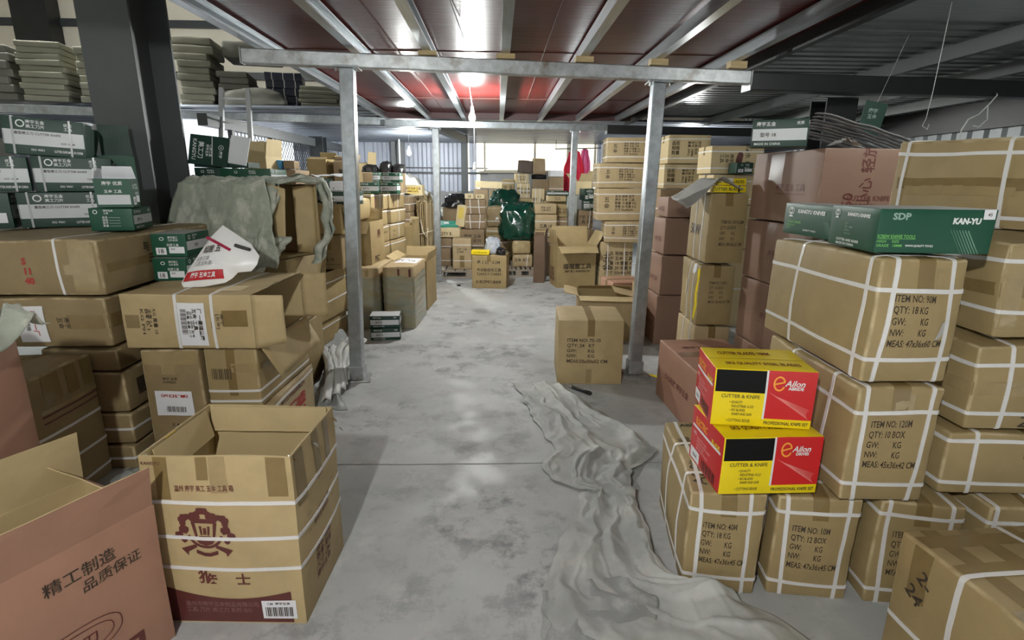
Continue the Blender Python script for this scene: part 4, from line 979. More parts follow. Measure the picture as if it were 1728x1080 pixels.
# ---------------------------------------------------------------- small green packs
def gpack(key, label, kind='long', group=None, m=None, z=0., topm=None, tiltx=(0, 0), **kw):
    m = m or green
    b = carton(key, label, {'': m, 'top': topm or m}, '', None, name='green_pack', cat='green box', group=group, bulge=.002, warp=.003, r=.003, n=4, z=z, tilt=tiltx)
    H = b.sz
    if kind == 'long':
        b.patch('silver_band', 'front', 0, .26, .99, .66, silver, .0010)
        b.ringshape('logo', 'front', .22, .83, H * .10, H * .10, H * .03, ink_white)
        b.text('康宇五金\n美工刀片', 'front', .40, .83, H * .22, ink_white, bold=.01); b.text('优质\n工具', 'front', .80, .82, H * .20, ink_white)
        b.text('重型美工刀 CUTTER KNIFE', 'front', .42, .58, H * .085, ink, bold=.02); b.text('SIZE 18MM', 'front', .78, .36, H * .05, ink)
        b.text('CUTTER KNIFE MADE IN CHINA', 'front', .78, .13, H * .07, ink_white, wid=b.sx * .36, bold=.02); b.text('ISO 9001', 'front', .40, .14, H * .06, ink_white)
        b.strap('x', .12, .010, mk('clear strap', (.45, .47, .48), .25)); b.strap('x', .82, .010, mk('clear strap', (.45, .47, .48), .25))
    elif kind == 'end':
        b.ringshape('logo', 'front', .15, .84, H * .09, H * .09, H * .03, ink_white); b.text('康宇五金\n工具', 'front', .45, .84, H * .2, ink_white)
        b.text('品名 ————\n规格 ————\n型号 ————\n数量 ————', 'front', .5, .42, H * .48, ink_white)
        b.patch('silver_band', 'right', .02, .28, .98, .68, silver, .0010); b.text('型号 18', 'right', .3, .48, H * .16, ink, bold=.02); b.ringshape('logo', 'right', .10, .84, H * .08, H * .08, H * .03, ink_white)
        b.text('康宇五金', 'right', .28, .84, H * .14, ink_white); b.text('MADE IN CHINA', 'right', .3, .14, H * .09, ink_white); b.text('优质', 'right', .85, .84, H * .14, ink_white)
    elif kind == 'band':
        b.patch('silver_band', 'front', .02, .24, .98, .66, silver, .0010); b.text('型号 18', 'front', .3, .45, H * .16, ink, bold=.02); b.text('康宇五金', 'front', .25, .84, H * .16, ink_white, bold=.01)
        b.text('MADE IN CHINA', 'front', .3, .12, H * .09, ink_white); b.text('优质', 'front', .85, .85, H * .12, ink_white)
        b.ringshape('logo', 'left', .15, .84, H * .09, H * .09, H * .03, ink_white); b.text('康宇五金\n工具', 'left', .45, .84, H * .2, ink_white)
        b.text('品名 ————\n规格 ————\n型号 ————\n数量 ————', 'left', .5, .42, H * .48, ink_white)
        b.patch('silver_band', 'right', .02, .30, .98, .66, silver, .0010); b.text('康宇五金', 'right', .3, .84, H * .16, ink_white); b.text('型号 18', 'right', .3, .48, H * .14, ink)
    else:
        b.ringshape('logo', 'front', .32, .78, H * .10, H * .075, H * .028, ink_white); b.text('康宇美工\n刀片系列', 'front', .64, .78, H * .22, ink_white, bold=.012)
        b.text('优质工具', 'front', .62, .52, H * .12, ink_white, bold=.01)
        b.patch('white_label', 'front', .12, .10, .42, .40, paper); b.text('18', 'front', .27, .25, H * .2, ink); b.patch('white_label', 'front', .50, .16, .94, .44, paper); b.text('• 型号', 'front', .6, .34, H * .08, ink)
        b.patch('silver_band', 'right', .02, .28, .98, .66, silver, .0010); b.ringshape('logo', 'right', .14, .82, H * .09, H * .09, H * .03, ink_white); b.text('康宇五金\n工具', 'right', .36, .83, H * .2, ink_white); b.text('型号', 'right', .4, .46, H * .14, ink)
    return b
KG = 'long silver banded green packs piled at the left edge'
gpack('K7', 'dark green pack at the extreme left, lowest row of the left pile', 'small', KG, green_dk)
gpack('K6', 'silver banded green pack, lowest of the left pile on the top carton', 'long', KG, green_dk)
gpack('K4b', 'silver banded green pack cut off by the left edge, middle row', 'long', KG, green_dk)
gpack('K5', 'silver banded green pack in the middle row of the left pile, right one', 'long', KG, green_dk)
gpack('K1b', 'silver banded green pack sagging on top of the left pile', 'long', KG, green_dk, tiltx=(0, .06))
gpack('G7', 'lower of the two small green packs on the carton lying across', 'small', 'small green packs beside the white bag', topm=greytop)
gpack('G8', 'upper of the two small green packs on the carton lying across, grey lid', 'small', 'small green packs beside the white bag', topm=greytop)
gpack('G9', 'green pack with a printed list, lying at the corner of the top left carton', 'end', topm=green)
gpack('G5', 'upper green pack of the pair on the floor by the near left post', 'band', 'green packs on the floor by the wrapped boxes', green_dk, topm=silver)
gpack('G6', 'lower green pack of the pair on the floor by the near left post', 'band', 'green packs on the floor by the wrapped boxes', green_dk)
gpack('G3', 'green pack with a white band on top of the tall pinkish stack', 'band', topm=green_dk, m=green_dk)
gpack('G4', 'small dark green pack end beside the yellow packs', 'small', m=green_dk)
gpack('H8', 'green pack under loose white papers left of the near post', 'band', 'green packs left of the near post')
gpack('H9', 'small white topped pack beside the near left post', 'small', 'green packs left of the near post', m=paper)
gpack('H10', 'long dark green pack lying on the open cartons left of the near post', 'band', 'green packs left of the near post', green_dk, topm=greytop)
gpack('H11', 'dark green pack end beside the long dark one', 'small', 'green packs left of the near post', green_dk)
for k, lab in (('GQ1', 'left green pack of the lower row on the kraft column behind the near post'), ('GQ2', 'right green pack of the lower row on the kraft column'), ('GQ3', 'narrow green pack on the upper row of the kraft column'), ('GQ4', 'white banded green pack on the upper row of the kraft column')):
    gpack(k, lab, 'band', 'green packs on the kraft column', topm=greytop)
gpack('Z3', 'dark green pack lying right of the far right post', 'band', 'green packs by the red cloth', green_dk)
gpack('Z4', 'dark green pack standing right of the far right post', 'small', 'green packs by the red cloth', green_dk)
gpack('X2', 'flat dark green pack on the cartons left of the far right post', 'band', m=green_dk)
gpack('G13', 'long green box with a pale end lying behind the sacking', 'plainish', m=green, topm=green)
gpack('H0', 'dark green box in shade behind the dark column', 'small', m=green_dk)

# open standing pack with white flap, and open pack with raised lid behind it
b = opened('G10', 'small green pack standing open with its white lid flap raised', green, (('left', .055, -4), ('back', .07, -14)), name='open_green_pack', cat='green box', inm=paper, bulge=.0, warp=.002)
H = b.sz; b.T = .003
for fc in ('right',):
    b.ringshape('logo', fc, .30, .72, H * .10, H * .075, H * .028, ink_white); b.text('康宇美工\n刀片系列', fc, .64, .72, H * .20, ink_white, bold=.012); b.text('优质工具', fc, .64, .48, H * .10, ink_white)
    b.patch('white_label', fc, .10, .08, .42, .36, paper); b.text('18', fc, .26, .22, H * .16, ink, off=.002); b.patch('white_label', fc, .50, .16, .90, .40, paper)
b.patch('silver_band', 'front', .05, .10, .95, .44, silver); b.text('康宇 优质', 'front', .5, .84, H * .14, ink_white); b.text('五金 工具', 'front', .5, .56, H * .12, ink_white)
b = opened('G11', 'open green pack with a tall printed lid behind the standing one', green, (('left', .16, -6), ('back', .2, 2)), name='open_green_pack', cat='green box', inm=green_dk, bulge=.0, warp=.003)
b.patch('silver_band', 'front', .05, .30, .95, .62, silver); b.text('康宇', 'front', .4, .84, .05, ink_white)
carton('WB', 'white box end standing upright behind the long silver banded packs', paper, '', None, name='white_box', cat='white box', bulge=.002, warp=.003, n=3)
# ---------------------------------------------------------------- left side
# open box with the crest, front left of the aisle
b = opened('L1', 'open strapped carton with a dark red crest and characters on its front', kraft_bright, (), 'h.36 h.545 h.745', bulge=.014, warp=.010)
maroon = mk('dark red brown print', (.115, .030, .026), .5, vary=.15, scale=20)
sx, sz = b.sx, b.sz
arc = [(-.25 + .5 * k / 14, .205 - .04 * math.sin(PI * k / 14) - .02 * k / 14) for k in range(15)]
vs = []; fs = []
g = MB(); g.grid(lambda a, c: b.fpt('front', .006 + a * (sx * .90), c * (.152 - .040 * math.sin(PI * min(1, a * .95)) - .012 * a) + .006, .0014), 24, 6); g.build('printed_band', maroon, b.root)
b.text('猴', 'front', .36, .315, .066, ink_brown, bold=.02); b.text('士', 'front', .60, .300, .048, ink_brown, bold=.02)
b.text('温州市康宇五金制品有限公司\n工具 刀片 美工刀 系列 ISO', 'front', .42, .11, .048, mk('pale print on dark red', (.22, .11, .095), .5), wid=.26)
b.patch('barcode_label', 'front', .70, .035, .94, .155, paper, .0022)
b.text('CM  康宇五金', 'front', .82, .135, .013, ink, off=.003)
for k in range(15): b.patch('barcode_bar', 'front', .722 + k * .013, .05, .722 + k * .013 + (.009 if k % 3 else .005), .112, ink, .0028)
# crest: shield, crown, scrolls and ribbon
cu, cv = .385, .575
def crest_poly(pts): return [[(x * .105, y * .105) for x, y in p] for p in pts]
P = [[(-.42, .36), (.42, .36), (.40, .52), (-.40, .52)], [(-.42, .36), (-.30, .36), (-.24, -.22), (-.30, -.26)], [(.30, .36), (.42, .36), (.30, -.26), (.24, -.22)], [(-.30, -.26), (.30, -.26), (.22, -.38), (0, -.46), (-.22, -.38)],
     [(-.18, .26), (-.10, .26), (-.08, -.06), (-.14, -.06)], [(.10, .26), (.18, .26), (.14, -.06), (.08, -.06)], [(-.05, .2), (.05, .2), (.05, -.04), (-.05, -.04)], [(-.2, -.1), (.2, -.1), (.18, -.16), (-.18, -.16)],
     [(-.35, -.62), (-.1, -.72), (.1, -.72), (.35, -.62), (.36, -.76), (.1, -.86), (-.1, -.86), (-.36, -.76)], [(-.85, -.6), (-.35, -.42), (-.3, -.52), (-.62, -.72), (-.64, -.86)], [(.85, -.6), (.35, -.42), (.3, -.52), (.62, -.72), (.64, -.86)]]
for s in (-1, 1):
    for k in range(11):
        a = math.radians(205 - k * 17); r = .78 + .10 * math.sin(k * 2.1); x, y = math.cos(a) * r, math.sin(a) * r * .9 + .02
        rr = .11 + .03 * (k % 3)
        P.append([(s * (x + rr * math.cos(t * PI / 4 + k)) , y + rr * (.8 if t % 2 else 1.1) * math.sin(t * PI / 4 + k)) for t in range(8)])
for k in range(7): P.append([((k - 3) * .17 + .06 * math.cos(t * PI / 3), .74 - .03 * (k - 3) ** 2 / 2 + .07 * math.sin(t * PI / 3)) for t in range(6)])
P = [p for p in P if math.hypot(sum(q[0] for q in p) / len(p), sum(q[1] for q in p) / len(p)) > -1]
b.shape('crest', 'front', crest_poly(P), maroon, .0016, org=(cu, cv))
b.ringshape('crest', 'front', cu, cv, .062, .058, .010, maroon, 190, 350)
for u0, u1, v0, v1, m in ((.10, .19, .76, .995, tape_m), (.385, .46, .87, .995, tape_m), (.47, .58, .80, .995, tape_clear), (.84, .965, .78, .995, tape_m)): b.patch('tape', 'front', u0, v0, u1, v1, m)
for u0, u1, v0, v1 in ((.05, .22, .70, .99), (.42, .55, .72, .99), (.68, .80, .74, .99)): b.patch('tape', 'right', u0, v0, u1, v1, tape_m)
b.text('温州 康宇 美工 五金 工具 箱', 'front', .42, .825, .024, ink_brown, wid=.20)
b.text('KANGYU', 'front', .08, .96, .012, ink_brown)
b.text('小心轻放 防潮\n康宇五金制品', 'right', .45, .53, .05, ink_brown, rot=.05); b.text('品名 规格\n数量 重量\n尺寸 CM\n康宇五金', 'right', .45, .25, .15, ink_brown)
for p in ([(-.12, 0), (.14, 0), (.14, .002), (-.12, .002)], [(-.12, -.07), (.14, -.07), (.14, -.068), (-.12, -.068)]): b.shape('printed_line', 'right', [p], ink_brown, org=(.45, .60))
# worn rim bits and an inner flap folded down
fi = MB(); fi.grid(lambda a, c: (b.sx/2 * -.93 + .02 * c, -b.sy/2 + .05 + (b.sy - .1) * a, b.sz - .005 - .11 * c), 6, 3); solidify(fi.build('folded_flap', inner, b.root), .004)
fi = MB(); fi.grid(lambda a, c: (-b.sx/2 + .02 + (b.sx - .04) * a, b.sy/2 - .012 - .012 * c + .004 * nz(a * 5, c), b.sz - .004 - .10 * c), 8, 3); solidify(fi.build('folded_flap', inner, b.root), .004)
rn = random.Random(4)
for k in range(5):
    t = MB(); x0 = [-.245, .235, .25, .24, .255][k]; y0 = [-.2, -.19, -.05, .18, .2][k]; z0 = b.sz + [-.01, -.01, -.03, -.04, -.09][k]
    t.grid(lambda a, c: (x0 + .03 * a + .006 * nz(a * 3 + k, c), y0 + .022 * c, z0 - .03 * c * a + .012 * nz(a * 4, c * 4 + k)), 4, 4)
    t.build('torn_tape', [paper_grey, tape_clear][k % 2], b.root, True)
yv = MB(); yv.grid(lambda a, c: (-.255 + .018 * c, -.08 + .06 * a, b.sz - .012 + .01 * c), 3, 2); yv.build('torn_tape', yellow, b.root)

# pink open box cut off by the lower left corner
b = opened('L2', 'pinkish open box with raised flaps in the lower left corner', pink, (('right', .155, 14), ('left', .185, -6, dict(taper=.0)), ('back', .14, -45)), '', bulge=.006, warp=.006)
b.text('精工制造', 'right', .66, .83, .044, ink, bold=.01, rot=.02); b.text('品质保证', 'right', .78, .735, .040, ink, bold=.01, rot=.02)
for rx, ry in ((.225, .060), (.200, .043)):
    n = 40; pts = []
    for k in range(n): a = 2 * PI * k / n; pts.append((math.copysign(abs(math.cos(a)) ** .5, math.cos(a)) * rx, math.copysign(abs(math.sin(a)) ** .8, math.sin(a)) * ry))
    o_, U_, V_, lu, lv = b.F['right']; vs = []
    for x, y in pts:
        for q in (0, .003): vs.append(b.fpt('right', 0.44 * lu + x * (1 - q / rx), .40 * lv + y * (1 - q / ry), .0016))
    link('printed_outline', vs, [(2*k, 2*((k+1) % n), 2*((k+1) % n)+1, 2*k+1) for k in range(n)], ink_brown, b.root, False)
b.text('多功能 美工刀', 'right', .46, .40, .040, ink_brown, wid=.28)
b.patch('printed_panel', 'right', .58, .02, .86, .22, ink_brown); b.patch('printed_panel', 'right', .61, .05, .71, .19, pink, .0024); b.patch('printed_panel', 'right', .73, .05, .83, .19, pink, .0024)
# boxes behind it
b = carton('L3', 'pinkish brown carton at the left edge half under grey green cloth', pink, '', 'y', bulge=.006, warp=.006)
b.text('五金', 'right', .5, .15, .08, ink_brown); b.patch('printed_panel', 'front', 0, .86, 1, 1, mk('dark pinkish card', (.17, .075, .048), .6))
b = carton('L4', 'taped and strapped carton between the pinkish carton and the big left stack', brown_old, 'h.10 h.32 h.56', 'y', bulge=.010, warp=.012, r=.012)
for v, w in ((.72, .03), (.70, .012), (.655, .012)): b.patch('tape', 'right', .15, v, .98, v + w, tape_clear if w > .02 else ink_brown, .002)
for u0, u1 in ((.22, .46), (.55, .72), (.8, .97)): b.patch('tape', 'right', u0, .78, u1, .98, tape_m)
MG = 'cartons of the big left stack'
def label_sheet(b, face, u0, v0, u1, v1, vert=True, redtxt=True):
    b.patch('shipping_label', face, u0, v0, u1, v1, paper, .0045)
    return b
b = carton('M1', 'wide carton on top of the big left stack with a red mark and a strap', brown_old, 'x.775', None, group=MG, bulge=.008, warp=.010, r=.012, n=9)
b.text('S\n11\n40', 'front', .60, .45, .135, ink_red, bold=.05); b.patch('tape', 'front', .80, .38, 1, .56, tape_clear); b.patch('tape', 'right', 0, .40, 1, .56, tape_m); b.patch('tape', 'front', .84, .0, 1., .98, tape_clear, .0012)
b.text('与 :一\n  三', 'right', .38, .62, .12, ink, bold=.03); b.text('A 223', 'right', .62, .25, .05, ink); b.patch('printed_panel', 'front', .30, .42, .40, .62, ink_brown)
b = carton('M2', 'dented carton with a white shipping label, second in the big left stack', brown_old, '', None, group=MG, bulge=.010, warp=.014, r=.012, n=9)
label_sheet(b, 'front', .50, .12, .66, .84); b.text('出口 一厂', 'front', .60, .5, .03, ink_red, rot=-PI / 2, bold=.03, off=.0062); b.text('品名 规格\n数量', 'front', .545, .55, .05, ink, rot=-PI / 2, off=.0062)
b.patch('tape', 'front', .78, .38, 1, .66, tape_m); b.text('康宇\n五金', 'front', .76, .5, .06, rot=-PI / 2); b.patch('tape', 'right', 0, .38, .5, .66, tape_m)
for k, lab in (('M3', 'thin kraft carton under the labelled one in the big left stack'), ('M4', 'kraft carton with a black square mark in the big left stack'), ('M5', 'strapped carton second from the floor in the big left stack'), ('M6', 'film wrapped carton at the floor of the big left stack')):
    b = carton(k, lab, brown_old, '' if k < 'M5' else 'h.5', None, group=MG, bulge=.008, warp=.012, r=.012)
    if k == 'M4': b.patch('printed_panel', 'right', .08, .3, .24, .72, ink)
# carton on its side, open towards the aisle
x, y, zb, yaw, sx, sy, sz = LAY['N1']
b = Box('open_carton', (x, y, zb, yaw), (sx, sy, sz), bulge=.006, warp=.007, seed=3.3, n=9)
b.body(kraft_bright, skip=('right',))
bi = MB(); X, Y = sx / 2 - .006, sy / 2 - .006
bi.add([(-X, -Y, .006), (X, -Y, .006), (X, Y, .006), (-X, Y, .006), (-X, -Y, sz - .006), (X, -Y, sz - .006), (X, Y, sz - .006), (-X, Y, sz - .006)], [(0, 1, 2, 3), (4, 7, 6, 5), (0, 4, 5, 1), (2, 6, 7, 3), (0, 3, 7, 4)])
bi.build('inside', inner, b.root)
def side_flap(p0, p1, q1, q0, nm='flap'):
    f = MB(); p0, p1, q0, q1 = map(Vector, (p0, p1, q0, q1))
    f.grid(lambda a, c: (p0.lerp(p1, a)).lerp(q0.lerp(q1, a), c) + Vector((.004 * nz(a * 5, c * 5, 2), 0, .004 * nz(a * 4, c * 6, 7))), 8, 6)
    return solidify(f.build(nm, kraft_bright, b.root, True), .005)
hx, hy = sx / 2, sy / 2
side_flap((hx, -hy, 0), (hx, -hy, sz), (hx + .155, -hy + .012, sz - .002), (hx + .155, -hy + .012, .03))          # front wall carried on
side_flap((hx, hy, 0), (hx, hy, sz), (hx + .13, hy + .06, sz - .01), (hx + .13, hy + .06, -.01))                    # back wall carried on
side_flap((hx + .008, -hy + .02, .006), (hx + .008, hy - .02, .006), (hx + .10, hy - .05, -.15), (hx + .06, -hy + .12, -.20))            # bottom flap hanging
side_flap((hx, -hy + .03, sz), (hx, hy - .03, sz), (hx + .03, hy - .10, sz + .02), (hx + .005, -hy + .25, sz + .005))
tag(b.root, 'open carton lying across the left stack with a shipping label on its front', 'open cardboard box')
b.strap('x', .42, .016); b.strap('x', .70, .014)
b.patch('shipping_label', 'front', .435, .06, .645, .86, paper, .0045)
b.text('厂 一鼎福盛康\n五金 工具', 'front', .585, .46, .05, ink, rot=-PI / 2, bold=.03, wid=.17, off=.0062)
b.text('品名 规格 型号\n数量 重量 尺寸', 'front', .525, .46, .028, ink, rot=-PI / 2, wid=.14, off=.0062)
for k in range(18): b.patch('barcode_bar', 'front', .455, .28 + k * .026, .50, .28 + k * .026 + (.016 if k % 3 else .009), ink, .0062)
b.patch('tape', 'front', 0, .38, .13, .62, tape_m); b.text('KG 重量 10\n毛重 0.4', 'front', .235, .5, .045, rot=-PI / 2, wid=.13); b.text('B4 0.1\nKG PH', 'front', .175, .5, .04, rot=-PI / 2, wid=.13)
b.patch('tape', 'front', .77, .42, .96, .72, tape_m); b.text('康宇\n[五金]', 'front', .75, .52, .04, rot=-PI / 2, wid=.08); b.text('00000', 'front', .69, .46, .012, rot=-PI / 2)
b.patch('torn_paper', 'top', .66, .12, .86, .30, cream, .002)
b = carton('N2', 'upright taped carton with a red lettered label under the open carton', brown_old, '', None, bulge=.008, warp=.012, r=.012, n=9)
b.patch('shipping_label', 'front', .16, .46, .80, .66, paper, .004); b.text('（出口订单）', 'front', .50, .62, .020, ink_red, bold=.05, wid=.14, off=.006)
for k in range(14): b.patch('barcode_bar', 'front', .34 + k * .024, .49, .34 + k * .024 + (.014 if k % 3 else .008), .535, ink, .006)
b.text('康宇 五金\nEXPRESS', 'front', .46, .75, .035); b.patch('tape', 'front', .34, .80, .56, .93, tape_clear); b.patch('tape', 'front', .04, .88, .96, .985, tape_clear); b.text('X 4.18\n○ ○', 'front', .5, .36, .05)
b = carton('N3', 'taped carton with a barcode under the right half of the open carton', kraft, 'h.10 h.28', None, bulge=.008, warp=.010, r=.012, n=8)
for k in range(11): b.patch('barcode_bar', 'front', .12 + k * .035, .48, .12 + k * .035 + (.02 if k % 3 else .011), .66, ink)
b.patch('tape', 'front', .42, .20, .58, .98, tape_m); b.patch('tape', 'right', 0, .62, .5, .72, tape_m); b.patch('tape', 'front', .5, .60, 1, .74, tape_clear)
b = carton('N4', 'carton with bold red characters on its side, standing on the floor of the left stack', kraft_print, 'h.9', None, bulge=.006, warp=.008, n=8)
b.text('福盛\n金工', 'right', .55, .45, .18, ink_red, bold=.06, wid=.32); b.text('康宇五金制品有限公司', 'right', .50, .84, .03, ink_brown, wid=.4)
# strapped pair towards the near left post
carton('N5', 'low kraft carton on the floor beside the near left post', kraft, 'h.75', None, bulge=.010, warp=.010, r=.012)
b = opened('N6', 'tall strapped carton with a taped flap raised beside the near left post', kraft, (('right', .17, 10, dict(cut=(0., .5))), ('left', .14, -88), ('front', .13, -88), ('back', .13, -88)), 'h.38 h.78', bulge=.012, warp=.010)
for u0 in (.04, .18, .34, .55): b.band('tape', 'y', .02 + u0, .05, tape_m, .002, s0=.38, s1=.469)
# wrapped pair
film = film_clear
def wrapped(key, label):
    x, y, zb, yaw, sx, sy, sz = LAY[key]
    b = Box('wrapped_carton', (x, y, zb, yaw), (sx, sy, sz), bulge=.010, warp=.010, r=.012, n=9, seed=ord(key[1]) * 2.1)
    b.body(kraft_print)
    # stretch film round the lower part, gathered in ropes
    g = MB(); Z = sz * .84; per = [(-sx/2, -sy/2), (sx/2, -sy/2), (sx/2, sy/2), (-sx/2, sy/2), (-sx/2, -sy/2)]
    def f(a, c):
        k = min(3, int(a * 4)); t = a * 4 - k; p = (per[k][0] + (per[k+1][0] - per[k][0]) * t, per[k][1] + (per[k+1][1] - per[k][1]) * t)
        z = Z * c + (.03 * nz(a * 9, 1.3, b.seed) if c > .9 else 0)
        q = b.skin(Vector((p[0], p[1], min(z, sz * .93))), .004)
        fold = .5 + .5 * math.sin(c * 46 + 5 * nz(a * 7, c * 3, b.seed) + 3 * math.sin(a * 12)); e = .006 * fold ** 3 * (1 if c > .45 else .35)
        n = Vector((p[0] / sx, p[1] / sy, 0)).normalized()
        return q + n * e
    g.grid(f, 72, 46); g.build('stretch_film', film, b.root, True)
    tag(b.root, label, 'wrapped box', 'film wrapped cartons by the near left post')
    return b
b = wrapped('O1', 'carton in cloudy stretch film, right one of the pair, white label on lid')
b.patch('shipping_label', 'top', .20, .35, .95, .95, paper); b.text('康宇\nKY 18', 'top', .5, .6, .18, ink); b.patch('tape', 'front', .50, .86, .57, 1, ink_brown); b.patch('tape', 'front', .86, .84, .93, 1, ink_brown)
b = wrapped('O2', 'carton in cloudy stretch film, left one of the pair by the near left post')
b.patch('tape', 'front', .40, .86, .55, 1, tape_clear)
opened('O3', 'open kraft carton at the end of the left row, its wall towards the aisle', kraft, (('right', .11, 12), ('back', .12, 10), ('left', .12, 60), ('front', .10, -80)), '', bulge=.010, warp=.012)
# kraft cartons left of the near post
b = opened('QG1', 'open kraft carton with a torn flap on its right, left of the near post', kraft, (('right', .20, 165, dict(curl=8)), ('front', .10, -80), ('back', .1, -70)), '', bulge=.006, warp=.008)
b = carton('QG2', 'printed kraft carton below the torn open one left of the near post', brown_old, '', None, [('包装 型号 18\n————————', 'front', .45, .24, .07)], bulge=.006, warp=.006)
b.patch('tape', 'front', .42, .55, .62, 1, tape_m)
opened('QF', 'open carton with handwriting low on its side, behind the near post', kraft, (('front', .14, 150), ('left', .15, 60), ('back', .12, 20)), '', [('PEC', 'right', .40, .12, .07, dict(bold=.03)), ('康', 'right', .55, .70, .10, dict(mat=ink_brown))], bulge=.006, warp=.006)
carton('QF2', 'small bulging carton above the handwritten one behind the near post', kraft, '', None, bulge=.02, warp=.015, r=.02)
QN = 'cartons in the long row behind the near left post'
nm = ['top', 'second', 'third', 'fourth', 'lowest']
for i in range(10):
    k = 'Q%d' % (i + 1); fr = i < 5
    b = carton(k, '%s carton in the %s column of the strapped row behind the near post' % (nm[i % 5], 'nearer' if fr else 'farther'), kraft, 'h.93 y.5' if i % 5 < 3 else 'h.9', None, group=QN, bulge=.006, warp=.010, r=.010)
    if i == 2:
        o_ = b.ringshape('printed_mark', 'right', .30, .45, .055, .03, .028, ink, 0, 360); b.text('康宇 五金', 'right', .72, .6, .03)
    if i in (0, 5): b.text('康\n宇', 'right', .55, .4, .10, ink_brown); b.patch('tape', 'right', .2, .1, .24, .9, ink_brown)
    if i == 7: b.text('===\n==', 'right', .2, .4, .07)
opened('QH', 'open carton with a bright side wall in the left row before the tied bundles', kraft, (('right', .10, 4), ('back', .12, 20), ('front', .1, -60)), '', bulge=.008, warp=.008)
carton('QH0', 'carton on the floor under the open one in the left row', kraft, '', 'y', bulge=.006, warp=.008)
for i in range(6): carton('C%d' % (i + 1), ['topmost', 'second', 'third', 'fourth', 'fifth', 'lowest'][i] + ' flat carton of the thin stack before the tied bundles', kraft_dark, 'h.5', None, group='flat cartons before the tied bundles', bulge=.006, warp=.012)
b = carton('QE', 'small cream printed box on the tied cardboard bundles', cream, '', None, [('康宇 五金 工具\n18MM KNIFE', 'front', .5, .55, .07, dict(mat=ink_brown))], bulge=.002, warp=.004); b.patch('yellow_panel', 'front', .2, .25, .8, .8, mk('pale yellow print', (.80, .62, .14), .5), .001)
HG = 'plain cartons buried in the left pile carrying the goods on top'
def block(key, nx, nz_, label='plain kraft carton buried in the left pile under the goods on top', group=HG, m=None):
    """a hidden heap is still separate cartons"""
    x, y, zb, yaw, sx, sy, sz = LAY[key]
    for i in range(nx):
        for k in range(nz_):
            kk = key + '%d%d' % (i, k); w = sx / nx; a = -sx/2 + w * (i + .5)
            LAY[kk] = (x + a * math.cos(yaw), y + a * math.sin(yaw), zb + sz * k / nz_, yaw, w - .012, sy, sz / nz_ - .001)
            carton(kk, label, m or kraft, 'h.5' if k % 2 else '', None, group=group, bulge=.004, warp=.006, n=3)
block('HB1', 1, 2); block('HB4', 2, 2); block('HB2', 2, 3); block('HB3', 2, 3); block('HK', 1, 3); block('N8', 2, 2)
opened('H1', 'small kraft carton with tall open flaps behind the white lid on the left', kraft_light, (('front', .14, -8), ('right', .16, 8), ('back', .15, 5)), '', bulge=.003, warp=.006)
b = carton('H1b', 'kraft carton under the one with tall flaps behind the sacking', kraft_dark, 'h.5', None, bulge=.006, warp=.01)
carton('H3', 'kraft carton carrying the blue tray', kraft_dark, '', 'y', bulge=.006, warp=.008)
carton('H3b', 'small kraft box right of the blue tray', kraft_dark, '', None, bulge=.004, warp=.006)
carton('H4', 'flat brown carton below the wire mesh windows', kraft_dark, '', None, bulge=.006, warp=.012)
opened('H5', 'open kraft carton with a round hole, left of the near post top', kraft, (('front', .08, -70), ('right', .10, 70), ('back', .10, -30)), '', bulge=.004, warp=.006)
b = opened('H6', 'dark open carton with a slot, close left of the near post', kraft_dark, (('front', .10, -60), ('right', .1, 20)), '', bulge=.004, warp=.006)
b.patch('slot', 'front', .25, .45, .75, .72, ink)
opened('HK2', 'pale kraft carton with one flap standing up behind the near post', kraft_light, (('right', .16, 5), ('front', .08, -80)), '', bulge=.004, warp=.006)
# ---------------------------------------------------------------- far heap at the end of the aisle
FG = 'cartons heaped on the pallets'
def f(key, label, m=kraft, straps='', text=None, grp=FG, tape=None, **kw):
    kw.setdefault('bulge', .006); kw.setdefault('warp', .008); kw.setdefault('n', 4)
    return carton(key, label, m, straps, tape, [(text, 'front', .5, .5, LAY[key][6] * .45, dict(bold=.015))] if text else [], group=grp, **kw)
PT = '康宇 五金\n工具 系列'
b = f('D0', 'upright strapped carton at the front of the left pallet', kraft_print, 'h.28 h.80', None, r=.012); b.patch('tape', 'front', .38, .05, .62, .45, tape_m); b.text('五金 工具\n18 MM', 'front', .5, .62, .08)
b = f('D1', 'dark strapped carton on top of the left pallet stack', kraft_dark, 'h.5 x.28 x.72', n=5); f('D2', 'dark strapped carton second from the top of the left pallet stack', kraft_dark, 'h.5 x.28 x.72')
f('D3', 'dark printed carton third in the left pallet stack', kraft_dark, 'h.12', PT); f('D4', 'dark carton lowest in the left pallet stack', kraft_dark, 'h.9', PT)
f('D5', 'tiny cream box on the left pallet stack', cream, '', '18', None); f('D6', 'tiny cream box beside the other on the left pallet stack', cream, '', 'KY', None)
f('E1c', 'dark carton low beside the far left post', kraft_dark, 'h.3'); f('E2c', 'dark carton with a white rim beside the far left post', kraft_dark, 'h.1')
b = f('E3c', 'cream printed carton lying beside the far left post', cream, '', None); b.text('QTY 5', 'front', .35, .35, .06); b.shape('printed_stripe', 'front', [[(0, 0), (.03, 0), (.07, .17), (.04, .17)], [(.05, 0), (.08, 0), (.12, .17), (.09, .17)]], ink, org=(.66, 0))
f('F1', 'carton lowest in the middle pallet stack', kraft_dark); f('F2', 'carton second lowest in the middle pallet stack', kraft_dark, 'h.8'); f('F3', 'flat printed carton in the middle pallet stack', kraft, '', PT); f('F4', 'flat carton under the bulging one in the middle pallet stack', kraft, 'h.5')
b = f('F5', 'bulging carton with a torn patch on the middle pallet stack', brown_old, 'h.3', None, bulge=.03, r=.03, n=6); b.shape('torn_paper', 'front', [[(0, 0), (.06, .01), (.05, .05), (.01, .04)]], paper, .003, org=(.5, .38))
